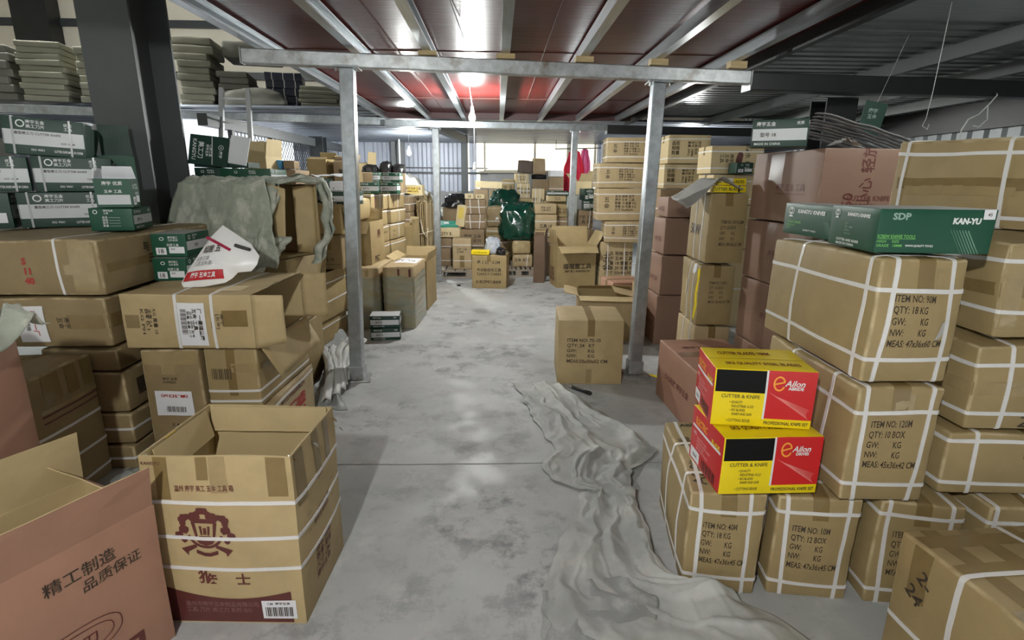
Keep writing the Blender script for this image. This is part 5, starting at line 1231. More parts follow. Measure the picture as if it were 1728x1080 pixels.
b = f('J1', 'carton on the right pallet under the film wrapped one', kraft_print, 'x.7', None, r=.02, bulge=.015); b.text('五金 系列', 'front', .45, .6, .06)
b = f('J2', 'small carton in shiny crumpled film on the right pallet', mk('shiny wrapped kraft', (.48, .38, .20), .12, vary=.2, scale=12, bump=.6, bscale=16, coat=.5), '', None, r=.03, bulge=.012)
f('A1', 'printed carton on top of the stack left of the far right post', kraft_print, '', PT, tape='x'); b = f('A2', 'carton second from the top left of the far right post', kraft_print, 'h.55'); b.text('工具 18', 'front', .5, .25, .06, bold=.03)
f('A3', 'flat carton in the stack left of the far right post', kraft_print, 'h.5'); b = f('A4', 'tall carton at the floor left of the far right post', kraft_dark, ''); b.text('C', 'front', .7, .85, .08, ink_white)
f('A6', 'narrow carton on top beside the far right post', kraft, '', PT); f('A7', 'narrow strapped carton in the middle beside the far right post', kraft_dark, 'h.3 h.7'); f('A8', 'narrow carton on the floor beside the far right post', kraft_dark, 'h.8', PT)
opened('A9', 'dark brown open carton left of the open one with big characters', mk('dark brown card', (.15, .095, .06), .65), (('right', .10, 10), ('front', .1, -60)), '', bulge=.008, warp=.012)
WG2 = 'cartons piled below the window'
f('V1', 'kraft carton low in the pile under the window', kraft, '', '一'); f('V2', 'strapped kraft carton in the middle of the pile under the window', kraft_light, 'x.3 x.75 h.5', PT); f('V3', 'strapped kraft carton near the top of the pile under the window', kraft_light, 'x.3 x.75', PT)
b = f('V4', 'dark brown box tilted on top of the pile in front of the window', mk('blackish brown card', (.07, .048, .036), .6), '', None, None, tilt=(0, .06)); b.patch('pale_side', 'left', 0, 0, 1, 1, paper)
b = f('V5', 'printed strapped carton with a white lid right of the pile', {'': kraft_light, 'top': paper}, 'x.3 x.7 h.4', PT)
f('V6', 'kraft carton at the left of the pile under the window', kraft_light, '', PT); f('V7', 'kraft carton with a pale lid left of the window pile', {'': kraft, 'top': cream}, 'h.85', PT)
f('V8', 'dark carton under the open brown one at the window', kraft_dark); f('V10', 'black box under the open brown carton at the window', black, '', None, None)
opened('V9', 'brown carton with open flaps standing before the window', kraft_dark, (('front', .10, 12), ('back', .12, 6)), '', bulge=.004, warp=.006); 
f('V11', 'grey brown carton low at the right end of the window sill', kraft_dark, '', None); f('V12', 'grey brown carton at the right end of the window sill', kraft_dark, 'h.5'); f('V13', 'white box on the cartons at the right end of the window sill', paper, '', None, None)
f('X1', 'shiny kraft carton under the flat green pack', kraft_light, '', PT)
f('Z1', 'dark carton on the floor right of the far right post', kraft_dark, '', PT); f('Z2', 'dark strapped carton right of the far right post', kraft_dark, 'x.7', PT); f('Z5', 'pale green and white carton behind the far right post', mk('pale grey green card', (.45, .52, .48), .5), 'h.6'); 
opened('Z6', 'kraft carton with a wide open flap in front of the red cloth', kraft_light, (('left', .18, 40), ('front', .16, 30), ('right', .2, 25)), '', bulge=.004, warp=.006)
block('X0', 1, 4, 'plain carton hidden under the flat green pack', 'plain cartons hidden at the far end'); block('V0', 6, 2, 'plain carton hidden under the window pile', 'plain cartons hidden under the window pile')
# pallets
def pallet(x, y, w, d, label):
    r = empty('wooden_pallet', (x, y, 0), .02)
    for k in range(7):
        MB().box((-w/2 + w * (k + .5) / 7 * 1, 0, .129), (w / 7 - .03, d, .02)).build('deck_board', wood_old, r)
    for v in (-d/2 + .05, 0, d/2 - .05):
        MB().box((0, v, .108), (w, .09, .02)).build('stringer_board', wood_old, r)
        for u in (-w/2 + .06, 0, w/2 - .06): MB().box((u, v, .06), (.10, .09, .078)).build('block', wood_old, r)
    for v in (-d/2 + .05, d/2 - .05): MB().box((0, v, .011), (w, .09, .02)).build('bottom_board', wood_old, r)
    tag(r, label, 'pallet', 'pallets at the end of the aisle')
pallet(-.48, 9.2, 1.06, 1.05, 'wooden pallet at the far end beside the far left post'); pallet(.34, 9.32, .56, 1.0, 'wooden pallet at the far end behind the characters carton')
LAY['BX'] = (-.10, 8.05, 0, -.12, .53, .46, .50)
b = carton('BX', 'carton with black characters in the middle of the aisle, yellow pack on its lid', kraft, '', 'y', bulge=.006, warp=.005, n=8, group=None)
b.text('鑫 1 52   0.2M', 'front', .48, .80, .055, wid=.34, bold=.02); b.text('多功能组合工具\nS JAKE F CHAIN', 'front', .50, .50, .12, wid=.36, bold=.02); b.text('合 浙江康宇工具有限', 'front', .48, .20, .05, wid=.38, bold=.02)
# ---------------------------------------------------------------- sheets, sacks and bags
def lerp_poly(P, t):
    """point at fraction t along a polyline, by index spacing"""
    x = t * (len(P) - 1); i = min(int(x), len(P) - 2); f_ = x - i
    return [P[i][k] + (P[i+1][k] - P[i][k]) * f_ for k in range(len(P[0]))]
def smooth01(x): x = max(0., min(1., x)); return x * x * (3 - 2 * x)
# long grey sheet lying along the right of the aisle
Lp = [(.13, 3.95), (.20, 3.55), (.30, 3.05), (.33, 2.85), (.25, 2.68), (.30, 2.53), (.44, 2.46), (.36, 2.20), (.22, 1.90), (.16, 1.65), (.18, 1.42), (.30, 1.25)]
Rp = [(.52, 3.88), (.66, 3.50), (.85, 3.15), (.97, 2.85), (.74, 2.62), (.70, 2.45), (.67, 2.25), (.66, 2.0), (.70, 1.74), (.88, 1.66), (1.02, 1.50), (1.16, 1.28)]
def crease(x, y, s): return max(0., 1 - abs(nz(x, y, s)) * 7)
def tarp(a, c):
    l, r = lerp_poly(Lp, c), lerp_poly(Rp, c)
    x = l[0] + (r[0] - l[0]) * a; y = l[1] + (r[1] - l[1]) * a
    x += .035 * nz(y * 5, a * 3, 4) + .02 * nz(y * 14, a * 5, 7); y += .03 * nz(x * 6, y * 6, 9)
    e = min(a, 1 - a); w = smooth01(e / .12)
    g = a + .10 * nz(c * 7, 2) + .05 * nz(c * 17, a * 3, 5)
    z = .005 + w * (.022 * crease(g * 1.7, c * 1.5, 3) + .016 * crease(g * 3.1 + 5, c * 2.2, 5) + .011 * crease(g * 2.2 - c * 5, c * 6, 8) + .006 * crease(x * 9, y * 6, 4) + .008 * (nz(x * 2.4, y * 1.4, 6) + .5)) + .003 * (nz(x * 16, y * 16, 1) + .6)
    near = smooth01((a - .66) / .34) * smooth01((2.70 - y) / .25)
    return (x, y, max(.003, z) + .16 * near * (1 - .55 * near) * (.6 + .4 * crease(y * 3, 1, 2)))
b = MB(); b.grid(tarp, 90, 260); o = b.build('plastic_sheet', grey_sheet, None, True); solidify(o, .003)
tag(o, 'long crumpled grey plastic sheet lying on the floor along the right-hand cartons', 'plastic sheet')
b = MB(); b.grid(lambda a, c: (.17 + .42 * a + .05 * nz(c * 4, 1), 1.30 + .42 * c + .10 * a, .012 + .018 * max(0, 1 - abs(2 * nz(a * 2.2 + c, c * 2, 3))) ** 3 + .05 * (a * (1 - a))), 30, 30)
o = b.build('plastic_sheet', grey_sheet_dk, None, True); solidify(o, .003); tag(o, 'darker folded piece of grey sheet at the bottom of the long crumpled one', 'plastic sheet')
# sheet bunched at the foot of the near left post
def bunch(a, c):
    l = lerp_poly([(-1.40, 3.50), (-1.36, 3.8), (-1.38, 4.10), (-1.48, 4.45), (-1.55, 4.8), (-1.52, 5.1)], c); r = lerp_poly([(-1.04, 3.46), (-1.16, 3.74), (-1.22, 3.98), (-1.25, 4.22), (-1.22, 4.6), (-1.30, 5.0)], c)
    x = l[0] + (r[0] - l[0]) * a + .02 * nz(c * 9, a * 3); y = l[1] + (r[1] - l[1]) * a + .03 * nz(c * 5, a * 4, 3)
    fold = 1 - abs((((a + .25 * nz(c * 2.5, a, 5)) * 3.1) % 1) * 2 - 1)
    w = smooth01(min(a, 1 - a) / .16) * smooth01(min(c, 1 - c) / .10)
    h = (.06 + .13 * smooth01(c / .5) * (1 - .7 * a)) * smooth01(c / .25) 
    return (x, y, .004 + w * (.07 * fold * (.4 + .6 * c) + h * (1 - a) * .7 + .02 * (1 + nz(x * 12, y * 12))))
b = MB(); b.grid(bunch, 56, 80); o = b.build('plastic_sheet', grey_sheet_dk, None, True); solidify(o, .003)
bunch_o = o; tag(o, 'grey sheet bunched in folds at the foot of the near left post', 'plastic sheet')
b = MB()
for k in range(5):
    p0 = Vector((-1.20 + .012 * k, 3.50 + .10 * k, .05)); p1 = Vector((-1.46 + .045 * k, 4.40 + .10 * k, .15 - .01 * k))
    def strip(a, c, k=k, p0=p0, p1=p1):
        p = p0.lerp(p1, c); s = .065 * (a - .5)
        return (p.x + s + .03 * math.sin(c * 4 + k), p.y + s * .3, p.z + .05 * math.sin(c * PI) + .02 * math.cos((a - .5) * PI) + .012 * nz(c * 7, a * 3, k))
    b.grid(strip, 8, 30)
o = b.build('folded_strips', mk('pale grey strip', (.52, .54, .52), .5, vary=.1, bump=.1), bunch_o, True); solidify(o, .002)
LAY['GL'] = (-1.735, 1.70, 1.03, 0, .14, .12, .16)
# grey bag crumpled on the floor between the left cartons
def blob(name, c, s, m, label, cat, seed=1., amp=.25, fr=2.2, flat=.35, grp=None, rz=0., n=26, kind=None):
    """soft lump with a flattened base"""
    b = MB()
    def g(a, e):
        th = 2 * PI * a; ph = PI * e
        d = Vector((math.sin(ph) * math.cos(th), math.sin(ph) * math.sin(th), math.cos(ph)))
        d2 = Vector([math.copysign(abs(q) ** .72, q) for q in d])
        k = 1 + amp * nz(d.x * fr + seed, d.y * fr, d.z * fr) + amp * .5 * (1 - abs(2 * nz(d.x * fr * 2 + seed, d.y * fr * 2, d.z * fr * 2)))
        p = Vector((d2.x * s[0] / 2 * k, d2.y * s[1] / 2 * k, max(-flat, d2.z) * s[2] / (1 + flat) * k))
        return (p.x, p.y, max(0, p.z + flat * s[2] / (1 + flat)))
    b.grid(g, n * 2, n)
    o = b.build(name, m, None, True); o.location = c; o.rotation_euler.z = rz
    tag(o, label, cat, grp, kind); return o
blob('plastic_bag', (-1.72, 2.36, 0), (.34, .30, .14), grey_sheet_dk, 'grey plastic bag on the floor between the left cartons and the crest box', 'plastic bag', 3, .3)

# grey green cloth over the pinkish carton at the left edge
x, y, zb, yaw, sx, sy, sz = LAY['L3']
def cloth(a, c):
    X = -sx/2 - .05 + (sx + .13) * a; Y = -sy/2 - .05 + (sy + .10) * c
    d = max(0, abs(X) - sx/2, abs(Y) - sy/2)
    z = sz + .012 + (.10 * (1 - abs(2 * nz(X * 4, Y * 4, 8))) ** 2 + .05 * nz(X * 7, Y * 7)) * smooth01(c * 1.4) + .03
    return (X + .02 * nz(Y * 9, X * 5), Y, z - .5 * d - .02 * (1 - c))
b = MB(); b.grid(cloth, 46, 46); o = b.build('cloth', sack_m, None, True); solidify(o, .003); o.location = (x, y, 0); o.rotation_euler.z = yaw
tag(o, 'rumpled grey green cloth on the pinkish carton at the left edge', 'cloth')

gpack('GL', 'sliver of a green pack at the left edge standing on the grey green cloth', 'small')
# sacking thrown over the open carton behind the white bag
x, y, zb, yaw, sx, sy, sz = LAY['SK']
b = Box('open_carton', (x, y, zb, yaw), (sx, sy, sz), bulge=.006, warp=.006, seed=5, n=7); b.body(kraft, skip=('right',))
bi = MB(); X, Y = sx/2 - .006, sy/2 - .006
bi.add([(-X, -Y, .006), (X, -Y, .006), (X, Y, .006), (-X, Y, .006), (-X, -Y, sz - .006), (X, -Y, sz - .006), (X, Y, sz - .006), (-X, Y, sz - .006)], [(0, 1, 2, 3), (4, 7, 6, 5), (0, 4, 5, 1), (2, 6, 7, 3), (0, 3, 7, 4)]); bi.build('inside', inner, b.root)
side_flap((X - .02, sy/2 - .01, .0), (X - .02, sy/2 - .01, sz), (X - .10, sy/2 - .13, sz - .02), (X - .10, sy/2 - .13, .02)); side_flap((X, -sy/2, .02), (X, -sy/2, sz), (X + .10, -sy/2 + .03, sz - .03), (X + .06, -sy/2 + .03, .10))
tag(b.root, 'kraft carton lying open towards the aisle under the grey green sacking', 'open cardboard box')
def sack(a, c):
    """c runs from the back of the lid over its front edge and down; a from left to right"""
    w = sx + .26; X = -sx/2 - .03 + (sx + .01) * a
    path = [(sy/2 + .02, sz + .006), (0, sz + .015), (-sy/2 + .02, sz + .018), (-sy/2 - .035, sz - .02), (-sy/2 - .07, sz * .62), (-sy/2 - .10, sz * .25), (-sy/2 - .14, -.02)]
    Y, Z = lerp_poly(path, c)
    drop = smooth01((c - .4) / .6)
    X += (.02 + .17 * a) * drop * a + .03 * nz(c * 4, a * 2, 5)
    if a < .12: Z -= (.12 - a) * 1.2 * (1 - drop)
    fold = (1 - abs(((a * 3.0 + c * 2.2 + .6 * nz(a * 2, c * 2, 3)) % 1) * 2 - 1))
    cr = crease(a * 2.2 + c, c * 1.6 - a, 4) + .7 * crease(a * 4, c * 4, 9) + .5 * crease(a * 9, c * 7, 2)
    Y -= drop * (.022 * fold ** 2 + .022 * nz(a * 6, c * 6) + .020 * cr); Z += (1 - drop) * (.012 * (1 + nz(a * 9, c * 9, 2)) + .014 * cr)
    # the mouth is gathered round the opening
    k = smooth01((a - .86) / .14)
    Z += k * .03 * math.sin(c * 16) * (1 - drop * .5) + .008 * nz(a * 20, c * 20)
    return (X, Y, max(Z, -.03))
b = MB(); b.grid(sack, 90, 90)
def hem(a, c):
    """rolled mouth hanging over the right end of the carton"""
    path = [(sx/2 - .02, -sy/2 - .10, .10), (sx/2 + .03, -sy/2 - .06, .30), (sx/2 + .02, -sy/2 + .03, sz + .01), (sx/2 + .03, 0, sz + .035), (sx/2 + .04, sy/2, sz + .01), (sx/2 + .05, sy/2 + .03, sz * .6), (sx/2 + .07, sy/2 - .02, sz * .22), (sx/2 + .08, sy/2 - .16, -.04)]
    p = Vector(lerp_poly(path, c)); th = 2 * PI * a; r = .016 + .012 * nz(c * 9, a * 2) + .010 * crease(c * 8, a * 2, 3)
    return (p.x + r * math.cos(th) * 1.6 + .012 * math.sin(c * 40), p.y + r * math.sin(th) * 2.2, p.z + r * math.sin(th) * (1 if c < .55 else .3) + .010 * nz(c * 14, a * 3))
b.grid(hem, 10, 60)
def tail(a, c):
    k = 1 - .75 * c ** 1.5 + .12 * nz(c * 5, 3)
    p = Vector((sx/2 - .16 + (.05 + .20 * a) * k + .06 * c, -sy/2 - .14 + .22 * a * a * k, .16 - .36 * c * (.75 + .25 * math.sin(a * 5))))
    return (p.x + .03 * c * nz(a * 4, c * 3, 2), p.y - .03 * c + .03 * math.sin(a * 11 + c * 3), p.z)
b.grid(tail, 24, 16)
o = b.build('sacking', sack_m, None, True); solidify(o, .003); o.location = (x, y, zb); o.rotation_euler.z = yaw
tag(o, 'grey green woven sacking draped over the open carton on the left', 'sack')

# white carrier bag leaning on the small green packs
BO = [(-1.478, 2.943, 1.309), (-1.398, 2.922, 1.261), (-1.319, 2.9, 1.213), (-1.27, 2.873, 1.153), (-1.279, 2.855, 1.111), (-1.307, 2.839, 1.076), (-1.375, 2.836, 1.07), (-1.403, 2.822, 1.04), (-1.438, 2.813, 1.019), (-1.544, 2.804, 0.999), (-1.651, 2.802, 0.995), (-1.666, 2.812, 1.016), (-1.636, 2.842, 1.083), (-1.583, 2.882, 1.172), (-1.535, 2.916, 1.248)]
r = empty('carrier_bag', (-1.48, 2.86, .995))
BO = [Vector(p) - Vector(r.location) for p in BO]; cen = Vector((-.0, .0, .11)); nrm = Vector((.05, -.91, .41)).normalized()
def bagpt(p, t):
    """t 0 centre .. 1 outline"""
    return cen.lerp(p, t) + nrm * (.045 * (1 - t ** 2.2) + .014 * nz(p.x * 9, p.z * 9, t * 4) * (1 - t))
n = len(BO); vs = []; fs = []
for side in (1, -1):
    base = len(vs)
    for t in (0.0, .2, .4, .6, .75, .88, .96, 1.0):
        for p in BO:
            q = bagpt(p, t); d = (q - cen).dot(nrm)
            vs.append(q if side == 1 else q - nrm * (1.5 * .045 * (1 - t ** 2.2)))
    for i in range(7):
        for k in range(n): a, c = base + i * n + k, base + i * n + (k + 1) % n; fs.append((a, c, c + n, a + n))
o = link('bag_body', vs, fs, bag_m, r, True)
def bagmap(u, v, off=.004):
    """flat design coordinates on the bag front: u along the base, v up towards the tip"""
    A, Bv = BO[10].lerp(BO[11], .5), BO[8]; T = BO[0]
    p = A + (Bv - A) * u + (T - (A + Bv) / 2) * v
    d = p - cen; dp = d - nrm * d.dot(nrm)
    # radial fraction to the outline
    best = 0
    for k in range(n):
        e1 = BO[k] - cen; e2 = BO[(k+1) % n] - cen
        e1 = e1 - nrm * e1.dot(nrm); e2 = e2 - nrm * e2.dot(nrm)
        den = e1.cross(e2).dot(nrm)
        if abs(den) < 1e-9: continue
        s1 = dp.cross(e2).dot(nrm) / den; s2 = e1.cross(dp).dot(nrm) / den
        if s1 >= -1e-6 and s2 >= -1e-6: best = max(best, s1 + s2)
    t = min(1, best)
    base = cen + dp + nrm * ((BO[0] - cen).dot(nrm) * 0)
    # outline is nearly planar: take the plane offset
    return base + nrm * (.045 * (1 - t ** 2.2) + off + .006)
def bagquad(name, pts, m):
    g = MB(); P0, P1, P2, P3 = pts
    g.grid(lambda a, c: bagmap(*((Vector(P0).lerp(Vector(P1), a)).lerp(Vector(P3).lerp(Vector(P2), a), c))), 14, 4)
    return g.build(name, m, r, True)
bagquad('red_band', [(.04, .04), (.98, .06), (.93, .20), (.07, .19)], mk('red film print', (.50, .02, .03), .35))
bagquad('red_stripe', [(.20, .78), (.95, .50), (.97, .54), (.22, .82)], mk('dark red film print', (.36, .02, .06), .35))
def bagtext(body, u, v, h, m, rot=0., bold=.02):
    vs, fs, W, H = text_geo(body, bold, 0.); k = h / H; out = []
    for p in vs:
        a, c = (p.x - W/2) * k, (p.y - H/2) * k
        out.append(bagmap(u + a * math.cos(rot) - c * math.sin(rot), v + a * math.sin(rot) + c * math.cos(rot), .005))
    link('printed_text', out, fs, m, r, False)
bagtext('康宇 五金工具', .5, .125, .09, ink_white); bagtext('起居 五', .52, .56, .13, ink); bagtext('品质 工具\n优选 五金 店', .42, .36, .16, mk('faded grey print', (.40, .40, .42), .5)); bagtext('⊕', .30, .68, .07, ink, bold=0)
hs = MB(); hp = [BO[2].lerp(cen, .28) + Vector((-.03, 0, .02)), BO[3].lerp(cen, .20) + Vector((-.0, 0, .04))]
hs.tube([hp[0] + nrm * .012, hp[1] + nrm * .012], [.011, .009], 8); hs.build('handle_hole', mk('dark opening', (.05, .05, .05), .7), r)
tag(r, 'white plastic carrier bag with a red band leaning by the two small green packs', 'plastic bag')

# grey paper sheet hanging over the carton marked 50W
def psheet(a, c):
    x = 1.47 + .30 * c; y = 3.90 + .40 * a
    z = LAY['W1'][2] + LAY['W1'][6] + .012 + .09 * smooth01(c * 2.2) * (1 - .8 * smooth01((c - .45) / .55)) + .02 * nz(a * 3, c * 3, 2)
    if c < .28: k = (.28 - c) / .28; x -= .10 * k; z -= .14 * k * (1.1 - .5 * a) - .03 * k
    return (x, y, z)
b = MB(); b.grid(psheet, 14, 26); o = b.build('paper_sheet', paper_grey, None, True); solidify(o, .003); tag(o, 'grey paper sheet bent over the top of the carton marked 50W', 'paper')
b = MB(); b.grid(lambda a, c: (1.40 + .10 * a, 3.02 + .10 * c + .02 * nz(a * 5, 3), .437 + .05 * (1 - abs(2 * a - 1)) * (.5 + nz(a * 6, c * 6)) + .03 * c), 12, 10)
o = b.build('paper_scrap', paper, None, True); tag(o, 'crumpled scrap of white paper on the pinkish floor carton', 'paper')
# things far along the left heap
def mound(a, c):
    x = -2.10 + 1.08 * a; y = 9.9 + 2.6 * c
    e = smooth01(min(a, 1 - a) / .10) * smooth01(min(c, 1 - c) / .10)
    h = 1.78 - .75 * smooth01(a * 1.1) - .35 * (1 - c) + .10 * nz(a * 3, c * 3, 4)
    cr = crease(a * 2 - c * 2, c * 2.5, 3) + .7 * crease(a * 3 + c * 2, c * 4, 7)
    return (x + .05 * nz(c * 4, a), y - .22 * (1 - e) * (.5 - c), max(0, h * e + .08 * cr * e))
b = MB(); b.grid(mound, 44, 60); o = b.build('plastic_sheet', quilt, None, True)
tag(o, 'grey sheeting over a heap at the back left beyond the far left post', 'plastic sheet')
b = MB(); b.grid(lambda a, c: (-1.78 + .34 * a, 5.20 + .22 * c, 1.585 + .025 * nz(a * 5, c * 4) + .03 * a * c), 10, 8); o = b.build('paper_sheet', paper, None, True); tag(o, 'loose white papers on the green packs left of the near post', 'paper')
zc = LAY['C1'][2] + LAY['C1'][6]
b = MB(); b.grid(lambda a, c: (-1.62 + .32 * a, 8.02 + .5 * c, zc + .008 + .035 * abs(math.sin(a * 5)) * (1 - c)), 16, 8); o = b.build('paper_sheet', paper, None, True); tag(o, 'curling white sheets on the thin carton stack behind the kraft columns', 'paper')
# ---------------------------------------------------------------- wrapped packs on the far left mezzanine
def bale_y(x): return 7.33 + (x + 6.6) * .2206 + .16
ORD = ['lowest', 'second', 'third', 'fourth', 'fifth', 'sixth', 'seventh', 'eighth', 'ninth', 'tenth']
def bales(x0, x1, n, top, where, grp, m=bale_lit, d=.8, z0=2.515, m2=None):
    """a stack of flat wrapped packs"""
    h = (top - z0) / n; yw = math.atan(.2206); xm = (x0 + x1) / 2
    for k in range(n):
        w = x1 - x0 + random.uniform(-.015, .015)
        LAY['_b'] = (xm + random.uniform(-.02, .02) - math.sin(yw) * d / 2, bale_y(xm) + math.cos(yw) * d / 2 + random.uniform(-.02, .02), z0 + h * k, yw + random.uniform(-.03, .03), w, d, h)
        b = Box('wrapped_pack', LAY['_b'][:4], (w, d, h * .965), bulge=.003, warp=.007, r=.012, n=4)
        b.body(m)
        tag(b.root, '%s pack in the %s' % (ORD[k], where), 'wrapped pack', grp)
bales(-6.75, -6.24, 7, 3.18, 'stack of grey packs at the far left edge of the mezzanine', 'packs in the stack at the left edge', bale_m)
bales(-6.15, -5.66, 10, 3.24, 'wide stack of lamplit packs left of the dark column', 'packs in the wide stack left of the dark column')
bales(-5.52, -5.0, 8, 3.20, 'stack of lamplit packs touching the left of the dark column', 'packs in the stack touching the dark column')
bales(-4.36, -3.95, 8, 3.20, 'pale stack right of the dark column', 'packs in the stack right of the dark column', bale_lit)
bales(-3.88, -3.50, 6, 3.0, 'grey stack behind the ladder', 'packs in the grey stack behind the ladder', bale_m, .7)
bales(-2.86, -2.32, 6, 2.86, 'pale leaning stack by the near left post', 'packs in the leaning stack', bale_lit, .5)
y = bale_y(-4.2)
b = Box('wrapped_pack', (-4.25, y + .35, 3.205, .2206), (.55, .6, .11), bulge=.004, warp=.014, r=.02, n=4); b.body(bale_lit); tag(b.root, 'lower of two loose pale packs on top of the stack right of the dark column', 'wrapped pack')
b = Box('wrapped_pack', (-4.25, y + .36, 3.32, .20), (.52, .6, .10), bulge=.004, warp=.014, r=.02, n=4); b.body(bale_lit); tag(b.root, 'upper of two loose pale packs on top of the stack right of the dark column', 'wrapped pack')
b = Box('wrapped_bale', (-3.58, y + .62, 3.205, .22), (.72, .6, .22), bulge=.01, warp=.02, r=.03, n=5); b.body(bale_m); tag(b.root, 'long grey bale lying across the stacks right of the dark column', 'wrapped bale')
for k in range(5):
    b = Box('banded_pack', (-3.16 + .01 * (k % 2), bale_y(-3.1) + .40, 2.515 + k * .105, .2206), (.50, .5, .102), bulge=.002, warp=.006, r=.008, n=3); b.body(navy)
    for u in (.2, .5, .8): b.strap('x', u, .012)
    tag(b.root, '%s dark navy banded pack in the stack above the ladder' % ORD[k], 'banded pack', 'navy banded packs')
blob('wrapped_bale', (-3.42, bale_y(-3.42) - .08, 2.515), (.85, .22, .25), bale_m, 'low lumpy bale lying at the mezzanine edge behind the ladder top', 'wrapped bale', 5, .12)
blob('dark_bundle', (-2.05, bale_y(-2.05) + .25, 2.50), (.5, .4, .30), black_plastic, 'dark bundle on the mezzanine edge behind the near left post', 'bundle', 8, .2)
struct(MB().box((-4.4, 8.35, 2.49), (5.4, .55, .05), M=Matrix.Rotation(.2170, 3, 'Z')).build('floor_mezzanine', mk('mezzanine board', (.25, .25, .25), .7)))
# sagging corrugated bundle at the extreme left edge
b = MB()
for k in range(12):
    z = 2.52 + k * .055
    b.grid(lambda a, c, z=z, k=k: (-7.32 + .30 * a + .02 * nz(k * 1.7, 2), 7.2 + .45 * c, z + .02 * math.sin(a * 22 + k) + .012 * nz(a * 3, c * 3, k)), 24, 3)
o = b.build('corrugated_sheets', mk('shiny wavy sheet', (.55, .52, .46), .35, vary=.2), None, True); solidify(o, .006); tag(o, 'pile of wavy edged sheets at the upper left edge of the picture', 'sheet pile')

# aluminium ladder leaning on the mezzanine edge
r = empty('ladder', (-3.30, 7.10, 0), .2)
alu = mk('aluminium', (.60, .61, .62), .35, .8, vary=.1)
for s in (-1, 1): MB().bar((s * .22, -.55, 0), (s * .155, .35, 2.66), .05, .075, up=(0, 1, .3)).build('rail', alu, r)
for k in range(9):
    t = (k + .6) / 9; w = .22 - .065 * t
    MB().bar((-w, -.55 + .9 * t, 2.66 * t), (w, -.55 + .9 * t, 2.66 * t), .05, .022).build('rung', alu, r)
tag(r, 'aluminium ladder leaning against the far left mezzanine edge', 'ladder')

# ---------------------------------------------------------------- film bundles, cloth and oddments at the far end
blob('film_bundle', (.14, 10.32, .93), (.56, .45, .44), film_green, 'upper dark green bundle in glossy film at the far end', 'film bundle', 1.0, .22, 3.0, .5, 'glossy green bundles')
blob('film_bundle', (.33, 9.25, .60), (.58, .5, .56), film_green, 'lower large dark green bundle in glossy film on the wrapped cartons', 'film bundle', 4.0, .22, 3.0, .6, 'glossy green bundles')
blob('film_bundle', (.42, 10.05, .93), (.62, .45, .24), film_green, 'flat middle bundle of dark green packs in film between the two others', 'film bundle', 7.0, .25, 3.0, .5, 'glossy green bundles')
block_spec = (('FB', (.30, 10.28, 0, 0, .8, .5, .92)),)
for k, v in block_spec: LAY[k] = v
block('FB', 2, 3, 'plain carton under the glossy green bundles', 'plain cartons under the green bundles')
def hang_cloth(x0, x1, y, z0, z1, m, label, seed):
    def g(a, c):
        w = .55 + .45 * smooth01(c * 2.2)
        return ((x0 + x1) / 2 + (x1 - x0) * (a - .5) * w, y + .05 * math.sin(a * 14 + seed) * (.4 + c) + .03 * nz(a * 4, c * 3, seed), z1 - (z1 - z0) * c - .05 * (2 * a - 1) ** 2 * (1 - c))
    b = MB(); b.grid(g, 40, 24); o = b.build('cloth', m, None, True); solidify(o, .01); tag(o, label, 'cloth', 'hanging cloths'); return o
hang_cloth(1.50, 1.98, 12.6, 1.34, 2.24, red_cloth, 'bright red cloth hanging behind the far right post', 1.)
hang_cloth(1.86, 2.12, 12.75, 1.55, 2.30, pink_cloth, 'pink cloth hanging just right of the red one', 4.)
o = MB().tube([(1.3, 12.66, 2.27), (2.35, 12.7, 2.30)], .012, 8).build('clothes_rail', dark_steel); tag(o, 'thin rail carrying the red and pink cloths', 'rail')
MBr = MB(); MBr.tube([(1.32, 12.66, 2.27), (1.32, 12.66, 2.52)], .006, 6); MBr.tube([(2.33, 12.7, 2.30), (2.33, 12.7, 2.52)], .006, 6); MBr.build('hanger_wire', dark_steel, o)
hcol(-2.60, -2.30, 13.70, 13.9, 2.5, mk('light grey column paint', (.20, .21, .22), .5), 'light grey column against the back wall near the second bulb')
o = MB().tube([(-2.26, 12.9, 2.46), (-2.26, 12.9, 1.86)], .018, 8).build('tube_lamp', white_plastic); tag(o, 'white tube hanging upright beside the second bulb', 'tube')
# black bag, teal pack and leaning cream carton on the left pallet
zD = LAY['E3c'][2] + LAY['E3c'][6]
LAY['TP'] = (-.83, 9.22, zD, .15, .30, .24, .06); LAY['CL'] = (-.63, 9.0, .80, 0, .22, .12, .34)
b = carton('TP', 'flat teal pack on the cream carton beside the far left post', teal, '', None, name='teal_pack', cat='small box', bulge=.0, warp=.004, n=3, tilt=(.25, 0)); b.patch('white_mark', 'top', .2, .3, .5, .7, paper)
LAY['CL'] = (-.62, 9.20, zD - .0, -.25, .17, .2, .36); b = carton('CL', 'cream carton standing askew between the teal pack and the dark pallet stack', cream, '', None, bulge=.004, warp=.012, n=4, tilt=(0, .12)); b.patch('yellow_panel', 'front', .2, .4, .8, .9, mk('pale yellow print', (.80, .62, .14), .5), .001)
LAY['BB'] = (-.82, 9.95, 0, 0, .36, .34, 1.1); block('BB', 1, 3, 'plain carton hidden behind the left pallet stack', 'plain cartons hidden behind the left pallet stack', kraft_dark)
blob('black_bag', (-.74, 9.85, 1.10), (.42, .30, .20), black_plastic, 'black bag lying behind the dark strapped cartons of the left pallet', 'bag', 6, .3)
o = MB().box((0, 0, 0), (.62, .10, .15)).build('plank', mk('cream board', (.72, .60, .36), .6)); bevel(o, .01); o.location = (-.20, 12.4, 1.47); o.rotation_euler = (0, .04, .05); tag(o, 'pale cream board lying across the heap left of the window', 'board')
